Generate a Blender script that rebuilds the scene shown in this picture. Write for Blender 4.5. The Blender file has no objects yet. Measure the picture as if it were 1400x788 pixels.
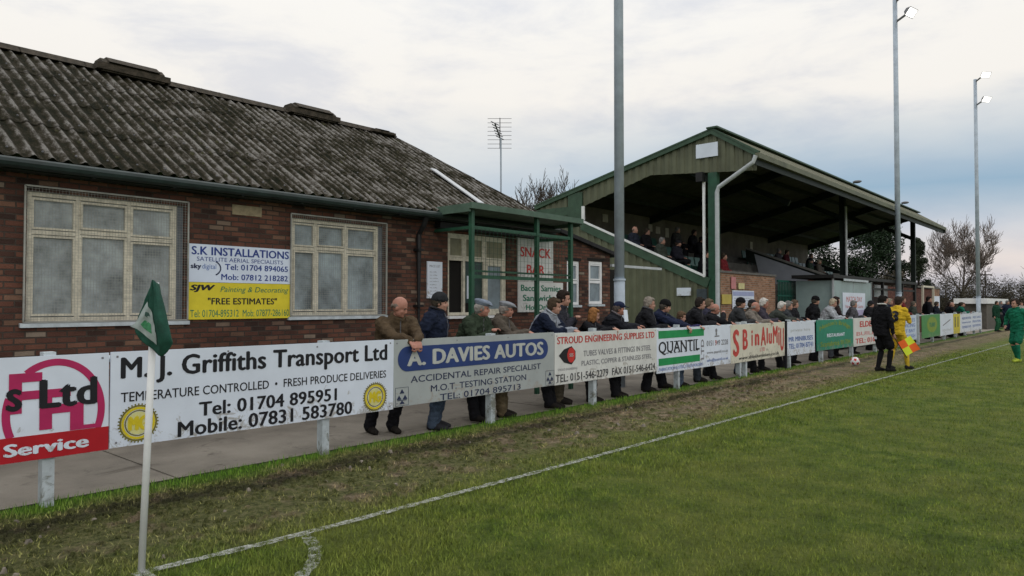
import bpy, bmesh, math, random
import numpy as np
from mathutils import Vector, Matrix, Euler, noise
from mathutils.bvhtree import BVHTree
R = math.radians
random.seed(7); rng = np.random.default_rng(7)
S = bpy.context.scene
COL = S.collection

# ------------------------------------------------------------------ camera, sky, sun, exposure
# world axes: +Y runs along the touchline, -X towards the clubhouse, Z up, metres
cam_d = bpy.data.cameras.new('camera'); cam_d.sensor_width = 36.0; cam_d.lens = 970/1400*36
cam_d.clip_start = 0.05; cam_d.clip_end = 2000
cam = bpy.data.objects.new('camera', cam_d); COL.objects.link(cam)
cam.location = (0, 0, 1.6); cam.rotation_euler = (R(91.3), 0, R(41.36))
S.camera = cam

SUN_EL, SUN_AZ = 24.0, 118.0        # azimuth of the sun, clockwise from +Y
W = bpy.data.worlds.new('World'); S.world = W; W.use_nodes = True
nt = W.node_tree; N = nt.nodes; L = nt.links; N.clear()
def nd(t, **k):
    n = N.new(t)
    for a, b in k.items(): setattr(n, a, b)
    return n
def math_(op, a, b=None, c=None, clamp=False):
    n = N.new('ShaderNodeMath'); n.operation = op; n.use_clamp = clamp
    for i, q in enumerate((a, b, c)):
        if q is None: continue
        if isinstance(q, (int, float)): n.inputs[i].default_value = q
        else: L.new(q, n.inputs[i])
    return n.outputs[0]
out = nd('ShaderNodeOutputWorld'); bg = nd('ShaderNodeBackground'); bg.inputs[1].default_value = 0.1
sky = nd('ShaderNodeTexSky'); sky.sky_type = 'NISHITA'; sky.sun_disc = False
sky.sun_elevation = R(SUN_EL); sky.sun_rotation = R(SUN_AZ); sky.air_density = 1.2; sky.dust_density = 2.0
tc = nd('ShaderNodeTexCoord'); sp = nd('ShaderNodeSeparateXYZ'); L.new(tc.outputs['Generated'], sp.inputs[0])
cx = nd('ShaderNodeCombineXYZ')
L.new(sp.outputs[0], cx.inputs[0]); L.new(sp.outputs[1], cx.inputs[1]); L.new(math_('MULTIPLY', sp.outputs[2], 3.2), cx.inputs[2])
def noise_(scale, detail, rough, dist=0.0, vec=None):
    n = nd('ShaderNodeTexNoise'); n.inputs['Scale'].default_value = scale; n.inputs['Detail'].default_value = detail
    n.inputs['Roughness'].default_value = rough; n.inputs['Distortion'].default_value = dist
    L.new(vec or cx.outputs[0], n.inputs['Vector']); return n.outputs['Fac']
n1 = noise_(1.7, 5, 0.55, 0.3); n2 = noise_(4.5, 6, 0.6, 0.2)
def ramp_(fac, stops, interp='EASE'):
    r = nd('ShaderNodeValToRGB'); r.color_ramp.interpolation = interp; e = r.color_ramp.elements
    while len(e) < len(stops): e.new(0.5)
    for q, (p, c) in zip(e, stops): q.position = p; q.color = (*c, 1)
    L.new(fac, r.inputs[0]); return r.outputs[0]
zc = math_('MULTIPLY_ADD', math_('SUBTRACT', n1, 0.5), 0.10, sp.outputs[2])
# cloud light by elevation: lavender-warm haze low, pale grey-white above
cloud = ramp_(zc, [(0.0, (5.6, 5.8, 6.5)), (0.05, (7.6, 7.0, 6.9)), (0.11, (8.0, 7.7, 7.9)), (0.22, (8.8, 8.6, 8.4)), (0.45, (9.2, 9.2, 9.2)), (0.85, (14.5, 14.7, 15.0))])
shade = ramp_(n2, [(0.3, (0.84, 0.86, 0.91)), (0.58, (1.05, 1.035, 1.0))])
mixm = nd('ShaderNodeMix', data_type='RGBA', blend_type='MULTIPLY'); mixm.inputs[0].default_value = 1
L.new(cloud, mixm.inputs[6]); L.new(shade, mixm.inputs[7])
# a band of thinner cloud where the blue comes through, strongest to the right of the view
band = math_('SUBTRACT', 1.0, math_('ABSOLUTE', math_('DIVIDE', math_('SUBTRACT', zc, 0.165), 0.11)), clamp=True)
side = math_('MULTIPLY_ADD', sp.outputs[0], 1.6, 1.72, clamp=True)
gap = math_('MULTIPLY', math_('MULTIPLY', band, side), math_('MULTIPLY_ADD', n1, 2.6, -0.2, clamp=True), clamp=True)
blue = nd('ShaderNodeMix', data_type='RGBA'); blue.inputs[0].default_value = 0.85
L.new(sky.outputs[0], blue.inputs[6]); blue.inputs[7].default_value = (3.2, 4.7, 6.2, 1)
fin = nd('ShaderNodeMix', data_type='RGBA'); L.new(gap, fin.inputs[0]); L.new(mixm.outputs[2], fin.inputs[6]); L.new(blue.outputs[2], fin.inputs[7])
L.new(fin.outputs[2], bg.inputs[0]); L.new(bg.outputs[0], out.inputs[0])

sd = bpy.data.lights.new('sun', 'SUN'); sd.energy = 0.5; sd.angle = R(25); sd.color = (1, 0.95, 0.88)
so = bpy.data.objects.new('sun', sd); COL.objects.link(so)
so.rotation_euler = (R(90-SUN_EL), 0, R(180-SUN_AZ)); so.location = (30, -15, 30)
S.view_settings.view_transform = 'Standard'; S.view_settings.look = 'None'
S.view_settings.gamma = 1; S.view_settings.use_curve_mapping = False
S.view_settings.exposure = 0.0

# ------------------------------------------------------------------ materials
MATS = {}
def mat(name, col, rough=0.7, var=0.15, scale=6.0, bump=0.0, bscale=40.0, metal=0.0, spec=0.3, col2=None, emit=0):
    if name in MATS: return MATS[name]
    m = bpy.data.materials.new(name); m.use_nodes = True; t = m.node_tree; n = t.nodes; l = t.links
    b = n['Principled BSDF']; b.inputs['Roughness'].default_value = rough; b.inputs['Metallic'].default_value = metal
    b.inputs['Specular IOR Level'].default_value = spec
    c = n.new('ShaderNodeTexCoord')
    no = n.new('ShaderNodeTexNoise'); no.inputs['Scale'].default_value = scale; no.inputs['Detail'].default_value = 6; no.inputs['Roughness'].default_value = 0.62
    l.new(c.outputs['Object'], no.inputs['Vector'])
    r = n.new('ShaderNodeValToRGB'); e = r.color_ramp.elements
    c2 = col2 or tuple(q*(1-2*var) for q in col); c1 = col if col2 else tuple(min(1, q*(1+var)) for q in col)
    e[0].position = 0.32; e[0].color = (*c2, 1); e[1].position = 0.68; e[1].color = (*c1, 1)
    l.new(no.outputs['Fac'], r.inputs[0]); l.new(r.outputs[0], b.inputs['Base Color'])
    if bump:
        n2 = n.new('ShaderNodeTexNoise'); n2.inputs['Scale'].default_value = bscale; n2.inputs['Detail'].default_value = 4
        l.new(c.outputs['Object'], n2.inputs['Vector'])
        bp = n.new('ShaderNodeBump'); bp.inputs['Strength'].default_value = bump; bp.inputs['Distance'].default_value = 0.02
        l.new(n2.outputs['Fac'], bp.inputs['Height']); l.new(bp.outputs[0], b.inputs['Normal'])
    if emit:
        b.inputs['Emission Color'].default_value = (1, 0.97, 0.9, 1); b.inputs['Emission Strength'].default_value = emit
    MATS[name] = m; return m

def brick_mat(name, palette, mortar, bw=0.205, rh=0.068, axes='YZ', grime=0.5):
    m = bpy.data.materials.new(name); m.use_nodes = True; t = m.node_tree; n = t.nodes; l = t.links
    b = n['Principled BSDF']; b.inputs['Roughness'].default_value = 0.9; b.inputs['Specular IOR Level'].default_value = 0.2
    c = n.new('ShaderNodeTexCoord'); s = n.new('ShaderNodeSeparateXYZ'); l.new(c.outputs['Object'], s.inputs[0])
    k = n.new('ShaderNodeCombineXYZ'); a = n.new('ShaderNodeMath'); a.operation = 'ADD'
    l.new(s.outputs['X'], a.inputs[0]); l.new(s.outputs['Y'], a.inputs[1])
    l.new(a.outputs[0], k.inputs[0]); l.new(s.outputs['Z'], k.inputs[1])
    w = n.new('ShaderNodeTexNoise'); w.inputs['Scale'].default_value = 3; l.new(c.outputs['Object'], w.inputs['Vector'])
    ad = n.new('ShaderNodeVectorMath'); ad.operation = 'MULTIPLY_ADD'; l.new(w.outputs['Color'], ad.inputs[0]); ad.inputs[1].default_value = (.012, .012, 0)
    l.new(k.outputs[0], ad.inputs[2])
    br = n.new('ShaderNodeTexBrick'); br.inputs['Color1'].default_value = (0, 0, 0, 1); br.inputs['Color2'].default_value = (1, 1, 1, 1); br.inputs['Mortar'].default_value = (.5, .5, .5, 1)
    br.inputs['Scale'].default_value = 1; br.inputs['Mortar Size'].default_value = 0.009; br.inputs['Mortar Smooth'].default_value = 0.3
    br.inputs['Brick Width'].default_value = bw; br.inputs['Row Height'].default_value = rh
    l.new(ad.outputs[0], br.inputs['Vector'])
    r = n.new('ShaderNodeValToRGB'); e = r.color_ramp.elements; r.color_ramp.interpolation = 'LINEAR'
    while len(e) < len(palette): e.new(.5)
    for q, (p, col) in zip(e, palette): q.position = p; q.color = (*col, 1)
    l.new(br.outputs['Color'], r.inputs[0])
    g = n.new('ShaderNodeTexNoise'); g.inputs['Scale'].default_value = 1.1; g.inputs['Detail'].default_value = 7; g.inputs['Roughness'].default_value = .65
    l.new(c.outputs['Object'], g.inputs['Vector'])
    gr = n.new('ShaderNodeValToRGB'); gr.color_ramp.elements[0].position = .3; gr.color_ramp.elements[0].color = (1-grime, 1-grime, 1-grime, 1); gr.color_ramp.elements[1].position = .65; gr.color_ramp.elements[1].color = (1.1, 1.05, 1, 1)
    l.new(g.outputs['Fac'], gr.inputs[0])
    f = n.new('ShaderNodeTexNoise'); f.inputs['Scale'].default_value = 60; f.inputs['Detail'].default_value = 3; l.new(c.outputs['Object'], f.inputs['Vector'])
    mx = n.new('ShaderNodeMix'); mx.data_type = 'RGBA'; l.new(br.outputs['Fac'], mx.inputs[0]); l.new(r.outputs[0], mx.inputs[6]); mx.inputs[7].default_value = (*mortar, 1)
    mu = n.new('ShaderNodeMix'); mu.data_type = 'RGBA'; mu.blend_type = 'MULTIPLY'; mu.inputs[0].default_value = 1; l.new(mx.outputs[2], mu.inputs[6]); l.new(gr.outputs[0], mu.inputs[7])
    l.new(mu.outputs[2], b.inputs['Base Color'])
    h = n.new('ShaderNodeMath'); h.operation = 'MULTIPLY_ADD'; l.new(br.outputs['Fac'], h.inputs[0]); h.inputs[1].default_value = -1; l.new(f.outputs['Fac'], h.inputs[2])
    bp = n.new('ShaderNodeBump'); bp.inputs['Strength'].default_value = .8; bp.inputs['Distance'].default_value = .012; l.new(h.outputs[0], bp.inputs['Height']); l.new(bp.outputs[0], b.inputs['Normal'])
    return m

M_brick = brick_mat('dark_red_brick', [(0, (.042, .026, .022)), (.3, (.096, .047, .036)), (.55, (.128, .057, .041)), (.8, (.158, .072, .050)), (.95, (.17, .100, .070)), (1, (.25, .21, .17))], (.064, .052, .044))

M_brick2 = brick_mat('orange_brick', [(0, (.2, .105, .065)), (.5, (.29, .15, .09)), (1, (.36, .21, .14))], (.3, .26, .21), grime=.25)
M_brick3 = brick_mat('brown_red_brick', [(0, (.08, .03, .024)), (.5, (.13, .045, .035)), (1, (.17, .07, .05))], (.11, .08, .07), grime=.3)
M_cream = mat('weathered_cream_paint', (.62, .58, .47), .6, .16, 14, .2, 60)
M_white = mat('white_paint', (.72, .73, .74), .5, .06, 5)
M_white_dirty = mat('weathered_white_paint', (.44, .49, .52), .6, .14, 7, .1)
M_board_white = mat('sign_board_white', (.63, .69, .79), .35, .05, 1.6, spec=.4)
M_board_warm = mat('sign_board_offwhite', (.60, .61, .59), .4, .07, 2)
M_board_grey = mat('sign_board_pale_grey', (.34, .37, .37), .45, .06, 2)
M_black = mat('sign_black', (.012, .012, .016), .5, .1)
M_navy_ink = mat('sign_navy', (.022, .03, .075), .5, .1)
M_blue_ink = mat('sign_blue', (.02, .045, .22), .5, .08)
M_blue_soft = mat('sign_soft_blue', (.10, .17, .42), .5, .1)
M_red_ink = mat('sign_red', (.5, .035, .03), .5, .08)
M_strip_red = mat('sign_deep_red', (.38, .012, .02), .4, .06)
M_maroon = mat('sign_crimson', (.40, .02, .10), .45, .06)
M_green_ink = mat('sign_green', (.012, .25, .075), .45, .08)
M_teal_ink = mat('sign_dark_green', (.012, .16, .09), .5, .1)
M_yellow_ink = mat('sign_yellow', (.62, .5, .02), .45, .08)
M_olive_ink = mat('sign_olive', (.18, .26, .03), .5, .1)
M_pale_ink = mat('sign_pale_grey_letters', (.42, .44, .42), .5, .08)
M_grey_ink = mat('sign_grey', (.2, .2, .22), .5, .1)
M_pink_ink = mat('sign_pink', (.55, .2, .2), .5, .1)
M_pipe = mat('dark_green_gutter', (.018, .03, .028), .45, .2, 5)
M_blackpipe = mat('black_pipe', (.012, .012, .013), .5, .2)
M_galv = mat('galvanised_steel', (.36, .42, .49), .5, .10, 4, spec=.5)
M_galv_light = mat('pale_grey_pipe', (.42, .45, .47), .5, .1, 4)
M_green_steel = mat('dark_green_paint', (.018, .075, .042), .45, .18, 5, spec=.4)
M_green_trim = mat('stand_green_trim', (.042, .082, .052), .5, .15, 4)
M_clad = mat('olive_green_cladding', (.112, .120, .076), .55, .14, 1.3)
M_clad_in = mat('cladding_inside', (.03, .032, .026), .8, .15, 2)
M_roof2 = mat('olive_roof_sheet', (.13, .13, .085), .7, .15, 2)
M_steel_dark = mat('dark_steelwork', (.012, .02, .016), .6, .15)
M_rear = mat('beige_rear_wall', (.125, .112, .09), .8, .2, 1.2)
M_conc = mat('terrace_concrete', (.13, .125, .115), .9, .15, 3, .3, 60)
M_greywall = mat('pale_grey_rendered_wall', (.27, .29, .33), .8, .06, 3)
M_seat = mat('dark_green_plastic', (.012, .075, .055), .35, .1, spec=.5)
M_glass_frost = mat('grimy_wired_glass', (.31, .345, .35), .22, .3, 3.2, .15, 120, spec=.5)
M_glass_dark = mat('dark_glass', (.03, .035, .04), .12, .2, 3, spec=.6)
M_glass_blue = mat('blind_behind_glass', (.20, .25, .28), .25, .18, 3, spec=.5)
M_wire = mat('guard_wire', (.32, .32, .29), .6, .15, metal=.3)
M_dark = mat('dark_interior', (.01, .009, .008), .9, .1)  # near-black colour carrying the shade inside openings; door and lintels share it
M_teal_panel = mat('grey_teal_panel', (.24, .32, .32), .4, .08, 2, spec=.4)
M_timber_black = mat('black_painted_frame', (.012, .012, .012), .6, .1)
M_bark = mat('bare_bark', (.075, .06, .05), .9, .25, 8)
M_bark_far = mat('distance_paled_twigs', (.155, .122, .104), .9, .2, 3)  # bark paled because it is far; distance is put into the colour
M_leaf = mat('dark_evergreen_leaf', (.022, .045, .018), .6, .3, 1.6, col2=(.008, .018, .008))
M_leaf2 = mat('conifer_leaf', (.035, .05, .022), .6, .3, 1.2, col2=(.014, .022, .012))
M_scrub = mat('brown_scrub', (.075, .062, .04), .8, .3, 1.4, col2=(.035, .032, .022))
M_lamp = mat('lit_floodlight_glass', (.9, .9, .85), .3, .02, emit=3)
M_lampbody = mat('floodlight_body', (.12, .12, .13), .5, .1)

# ------------------------------------------------------------------ builders
def wloc(o):
    v = Vector(o.location)
    while o.parent: o = o.parent; v += o.location
    return v
class MB:
    def __init__(s): s.v = []; s.f = []; s.m = []
    def add(s, vs, fs, mi=0):
        b = len(s.v); s.v += [tuple(q) for q in vs]; s.f += [tuple(i+b for i in f) for f in fs]; s.m += [mi]*len(fs); return s
    def box(s, x0, x1, y0, y1, z0, z1, mi=0):
        x0, x1 = min(x0, x1), max(x0, x1); y0, y1 = min(y0, y1), max(y0, y1); z0, z1 = min(z0, z1), max(z0, z1)
        v = [(x, y, z) for z in (z0, z1) for y in (y0, y1) for x in (x0, x1)]
        return s.add(v, [(0, 2, 3, 1), (4, 5, 7, 6), (0, 1, 5, 4), (2, 6, 7, 3), (0, 4, 6, 2), (1, 3, 7, 5)], mi)
    def tube(s, pts, r, n=8, mi=0, cap=True):
        pts = [Vector(p) for p in pts]; k = len(pts); rs = r if isinstance(r, (list, tuple)) else [r]*k
        vs = []; up = None
        for i, p in enumerate(pts):
            d = (pts[min(i+1, k-1)]-pts[max(i-1, 0)]).normalized()
            if up is None: up = Vector((0, 0, 1)) if abs(d.z) < .9 else Vector((1, 0, 0))
            a = d.cross(up).normalized(); b = a.cross(d)
            for j in range(n):
                t = 2*math.pi*j/n; vs.append(p+(a*math.cos(t)+b*math.sin(t))*rs[i])
        fs = [(i*n+j, i*n+(j+1) % n, (i+1)*n+(j+1) % n, (i+1)*n+j) for i in range(k-1) for j in range(n)]
        if cap: fs += [tuple(range(n))[::-1], tuple((k-1)*n+j for j in range(n))]
        return s.add(vs, fs, mi)
    def beam(s, p, q, w, h, mi=0, up=(0, 0, 1)):      # rectangular bar from p to q
        p, q = Vector(p), Vector(q); d = (q-p).normalized(); u = Vector(up)
        a = d.cross(u).normalized()*w/2; b = a.cross(d).normalized()*h/2
        v = [c+sa*a+sb*b for c in (p, q) for sa, sb in ((-1, -1), (1, -1), (1, 1), (-1, 1))]
        return s.add(v, [(3, 2, 1, 0), (4, 5, 6, 7), (0, 1, 5, 4), (1, 2, 6, 5), (2, 3, 7, 6), (3, 0, 4, 7)], mi)
    def prism(s, poly, vec, mi=0):
        n = len(poly); vec = Vector(vec); P = [Vector(p) for p in poly]
        v = P+[p+vec for p in P]
        f = [tuple(range(n))[::-1], tuple(range(n, 2*n))]+[(i, (i+1) % n, n+(i+1) % n, n+i) for i in range(n)]
        return s.add(v, f, mi)
    def ell(s, c, r, n=14, k=9, mi=0, rot=None):
        c = Vector(c); vs = []; fs = []
        for i in range(k+1):
            a = math.pi*i/k
            for j in range(n):
                t = 2*math.pi*j/n; p = Vector((r[0]*math.sin(a)*math.cos(t), r[1]*math.sin(a)*math.sin(t), r[2]*math.cos(a)))
                vs.append(c+(rot @ p if rot else p))
        for i in range(k):
            for j in range(n):
                a, b, cc, d = i*n+j, i*n+(j+1) % n, (i+1)*n+(j+1) % n, (i+1)*n+j
                fs.append((a, d, cc, b))
        return s.add(vs, fs, mi)
    def mesh(s, name, off=(0, 0, 0), mats=None, smooth=False):
        me = bpy.data.meshes.new(name); o = Vector(off)
        me.from_pydata([Vector(p)-o for p in s.v], [], s.f)
        for q in (mats or []): me.materials.append(q)
        if any(s.m): me.polygons.foreach_set('material_index', s.m)
        if smooth: me.polygons.foreach_set('use_smooth', [True]*len(s.f))
        me.update(); return me
    def build(s, name, mats, parent=None, origin=None, smooth=False, fix=True):
        mats = mats if isinstance(mats, (list, tuple)) else [mats]
        off = wloc(parent) if parent else Vector(origin or (0, 0, 0))
        me = s.mesh(name, off, mats, smooth)
        if fix:
            bm = bmesh.new(); bm.from_mesh(me); bmesh.ops.recalc_face_normals(bm, faces=bm.faces); bm.to_mesh(me); bm.free()
        o = bpy.data.objects.new(name, me); COL.objects.link(o)
        if parent: o.parent = parent
        else: o.location = off
        return o
def tag(o, label=None, cat=None, group=None, kind=None):
    if label: o['label'] = label
    if cat: o['category'] = cat
    if group: o['group'] = group
    if kind: o['kind'] = kind
    return o
def thing(name, loc, label, cat, group=None):
    o = bpy.data.objects.new(name, None); o.empty_display_size = .2; o.location = loc; COL.objects.link(o)
    return tag(o, label, cat, group)
_font = {}
def glyphs(txt, bold=0.0, shear=0.0):
    key = (txt, bold, shear)
    if key in _font: return _font[key]
    c = bpy.data.curves.new('t', 'FONT'); c.body = txt; c.shear = shear; c.resolution_u = 3; c.align_x = 'LEFT'; c.space_character = 1+1.5*bold
    o = bpy.data.objects.new('t', c); COL.objects.link(o)
    bpy.context.view_layer.update()
    me = bpy.data.meshes.new_from_object(o.evaluated_get(bpy.context.evaluated_depsgraph_get()))
    v = np.array([q.co[:2] for q in me.vertices]); f = [tuple(p.vertices) for p in me.polygons]
    bpy.data.objects.remove(o); bpy.data.curves.remove(c); bpy.data.meshes.remove(me)
    if bold:                                             # heavier strokes: copies set a hair apart, each on its own level
        n = len(v); sh_ = [(-1, 0), (1, 0), (0, .45), (0, -.45)]
        f = [tuple(i+n*k for i in q) for k in range(4) for q in f]; v = np.concatenate([v+np.array(d)*bold*1.7 for d in sh_])
    v = v-v.min(0); v = v/np.maximum(v.max(0), 1e-6)
    _font[key] = (v, f); return v, f
def text(parent, txt, x, y0, y1, z0, z1, m, bold=0.0, shear=0.0, fn=None, flat=True):
    """lettering on a face that looks towards +X, filling y0..y1 by z0..z1"""
    v, f = glyphs(txt, bold, shear); b = MB(); n = len(v)
    P = []
    for i, q in enumerate(v):
        y = y0+(y1-y0)*q[0]; z = z0+(z1-z0)*q[1]
        if fn: y, z = fn(y, z)
        P.append((x+.0003*(i*4//n if bold else 0), y, z))
    b.add(P, f)
    return b.build('lettering', m, parent, fix=False)
def shape(parent, name, poly, x, m, t=.002):
    return MB().prism([(x, y, z) for y, z in poly], (t, 0, 0)).build(name, m, parent)
def ring_poly(b, x, cy, cz, ry, rz, w, n=40, a0=0, a1=360):
    for i in range(n):
        t0 = R(a0+(a1-a0)*i/n); t1 = R(a0+(a1-a0)*(i+1)/n)
        P = [(x, cy+ry*math.cos(t), cz+rz*math.sin(t)) for t in (t0, t1)]
        Q = [(x, cy+(ry-w)*math.cos(t), cz+(rz-w)*math.sin(t)) for t in (t1, t0)]
        b.add(P+Q, [(0, 1, 2, 3)])
def disc(b, x, cy, cz, ry, rz, n=32):
    b.add([(x, cy+ry*math.cos(2*math.pi*i/n), cz+rz*math.sin(2*math.pi*i/n)) for i in range(n)], [tuple(range(n))])
def corrugated(u0, u1, lo, hi, place, period=.2, depth=.03, prof=((0, 0), (.42, 0), (.5, 1), (.92, 1))):
    """ribbed sheet: ribs counted along u, each running from lo(u) to hi(u); place(u, v, d) gives the point"""
    b = MB(); us = []; k = 0; n = int(math.ceil((u1-u0)/period))
    for i in range(n):
        for p, d in prof:
            u = u0+(i+p)*period
            if u <= u1: us.append((u, d*depth))
    us.append((u1, 0))
    for u, d in us: b.v += [tuple(place(u, lo(u), d)), tuple(place(u, hi(u), d))]
    for i in range(len(us)-1): b.f.append((2*i, 2*i+2, 2*i+3, 2*i+1)); b.m.append(0)
    return b
def sm(x, a, b):
    t = np.clip((x-a)/(b-a), 0, 1); return t*t*(3-2*t)

# ------------------------------------------------------------------ ground
FX = -6.56                                  # line of the perimeter fence
def touch_x(y): return -4.47+.16*(1-math.exp(-(y-1.7)/1.2))+.0145*max(0, y-4)
def pitch_nodes(m, blades=False):
    m.use_nodes = True; t = m.node_tree; n = t.nodes; l = t.links; b = n['Principled BSDF']
    b.inputs['Roughness'].default_value = .85; b.inputs['Specular IOR Level'].default_value = .15
    g = n.new('ShaderNodeNewGeometry'); s = n.new('ShaderNodeSeparateXYZ'); l.new(g.outputs['Position'], s.inputs[0])
    def mth(op, a, bb=None, c=None, clamp=False):
        q = n.new('ShaderNodeMath'); q.operation = op; q.use_clamp = clamp
        for i, z in enumerate((a, bb, c)):
            if z is None: continue
            if isinstance(z, (int, float)): q.inputs[i].default_value = z
            else: l.new(z, q.inputs[i])
        return q.outputs[0]
    def nz(sc, d=5, r=.6, vec=None):
        q = n.new('ShaderNodeTexNoise'); q.inputs['Scale'].default_value = sc; q.inputs['Detail'].default_value = d; q.inputs['Roughness'].default_value = r
        l.new(vec or g.outputs['Position'], q.inputs['Vector']); return q.outputs['Fac']
    def rp(f, st, ip='LINEAR'):
        q = n.new('ShaderNodeValToRGB'); q.color_ramp.interpolation = ip; e = q.color_ramp.elements
        while len(e) < len(st): e.new(.5)
        for z, (p, c) in zip(e, st): z.position = p; z.color = (*c, 1) if isinstance(c, tuple) else (c, c, c, 1)
        l.new(f, q.inputs[0]); return q.outputs[0]
    def mx(f, a, bb, bt='MIX'):
        q = n.new('ShaderNodeMix'); q.data_type = 'RGBA'; q.blend_type = bt
        if isinstance(f, (int, float)): q.inputs[0].default_value = f
        else: l.new(f, q.inputs[0])
        for i, z in ((6, a), (7, bb)):
            if isinstance(z, tuple): q.inputs[i].default_value = (*z, 1)
            else: l.new(z, q.inputs[i])
        return q.outputs[2]
    st = n.new('ShaderNodeVectorMath'); st.operation = 'MULTIPLY'; st.inputs[1].default_value = (1, .45, 1); l.new(g.outputs['Position'], st.inputs[0])
    n_big = nz(.55, 4); n_mid = nz(2.6, 6, .65); n_fin = nz(23, 6, .75); n_str = nz(1.7, 6, .7, st.outputs[0])
    grass = rp(mth('MULTIPLY_ADD', n_fin, .45, mth('MULTIPLY', n_mid, .6)), [(.37, (.027, .046, .009)), (.5, (.070, .107, .017)), (.63, (.130, .158, .034))])
    grass = mx(mth('MULTIPLY', rp(n_big, [(.42, 0.), (.62, 1.)]), .45), grass, (.112, .122, .030))
    verge = rp(n_fin, [(.3, (.035, .085, .008)), (.7, (.09, .19, .022))])
    if not blades: grass = mx(1.0, grass, (1.3, 1.28, 1.2), 'MULTIPLY')
    n_clod = nz(10, 8, .78)
    mud = rp(mth('MULTIPLY_ADD', n_clod, .72, mth('MULTIPLY', n_str, .32)), [(.39, (.036, .027, .018)), (.49, (.165, .124, .080)), (.60, (.31, .24, .16))])
    mudg = rp(mth('MULTIPLY_ADD', n_fin, .5, mth('MULTIPLY', n_clod, .5)), [(.40, (.034, .040, .012)), (.5, (.115, .122, .042)), (.6, (.20, .185, .085))])
    near = mth('SUBTRACT', 1.0, mth('DIVIDE', s.outputs['Y'], 11.0), clamp=True)          # less worn near the corner
    xx = mth('MULTIPLY_ADD', mth('SUBTRACT', n_str, .5), 1.1, s.outputs['X'])
    a = rp(mth('MULTIPLY_ADD', xx, .5, 3.5), [(.25, 0.), (.40, 1.)])        # x from -7 to -5
    bb = rp(mth('MULTIPLY_ADD', xx, .5, 3.0), [(.50, 1.), (.84, 0.)])       # x from -6 to -4
    wear = mth('MULTIPLY', a, bb)
    patch = rp(mth('MULTIPLY_ADD', near, .17, n_mid), [(.46, 0.), (.60, 1.)])
    worn = mx(patch, mud, mudg)
    base = mx(rp(mth('MULTIPLY_ADD', s.outputs['X'], .5, 3.3), [(.0, 1.), (.45, 0.)]), grass, verge)
    spots = rp(nz(1.15, 5, .7), [(.66, 0.), (.74, 1.)])
    base = mx(mth('MULTIPLY', spots, .75), base, (.05, .045, .03))
    col = mx(mth('MULTIPLY', wear, .95), base, worn)
    # wet boot-trodden line along the fence side of the track
    tr = mth('SUBTRACT', 1.0, mth('DIVIDE', mth('ABSOLUTE', mth('ADD', xx, 5.95)), .22), clamp=True)
    col = mx(mth('MULTIPLY', tr, .75), col, (.022, .02, .014))
    edge = mth('SUBTRACT', 1.0, mth('DIVIDE', mth('ABSOLUTE', mth('ADD', s.outputs['X'], 6.66)), .09), clamp=True)
    col = mx(edge, col, (.018, .016, .012))
    if blades:
        rnd = rp(g.outputs['Random Per Island'], [(0, (1.1, 1.1, 1.05)), (1, (2.3, 2.2, 2.0))])
        col = mx(1.0, col, rnd, 'MULTIPLY')
        tl = n.new('ShaderNodeBsdfTranslucent')
    else:
        bp = n.new('ShaderNodeBump'); bp.inputs['Strength'].default_value = 1; bp.inputs['Distance'].default_value = .05
        l.new(mth('MULTIPLY_ADD', n_fin, 1.0, mth('MULTIPLY', n_clod, 1.6)), bp.inputs['Height']); l.new(bp.outputs[0], b.inputs['Normal'])
    l.new(col, b.inputs['Base Color'])
    return m
M_pitch = pitch_nodes(bpy.data.materials.new('worn_pitch'))
M_blade = pitch_nodes(bpy.data.materials.new('grass_blades'), True)
g = MB()
xs = [-400, -60, -30, -6.74, -6.66]+[-6.6+.12*i for i in range(22)]+[-3.7, -3, -2, 0, 4, 12, 40, 400]
ys = [-100, -20, -6]+[-2+.25*i for i in range(60)]+[13.5+1.5*i for i in range(30)]+[62, 80, 120, 250, 900]
for y in ys:
    for x in xs:
        z = -.10 if x < -6.7 else 0
        if -6.5 < x < -3.2 and -2 < y < 58: z += .022*noise.noise((x*2.3, y*1.9, 0))-.012
        g.v.append((x, y, z))
nx = len(xs)
for j in range(len(ys)-1):
    for i in range(nx-1): g.f.append((j*nx+i, j*nx+i+1, (j+1)*nx+i+1, (j+1)*nx+i)); g.m.append(0)
tag(g.build('pitch', M_pitch, fix=False, smooth=True), kind='structure')

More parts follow.
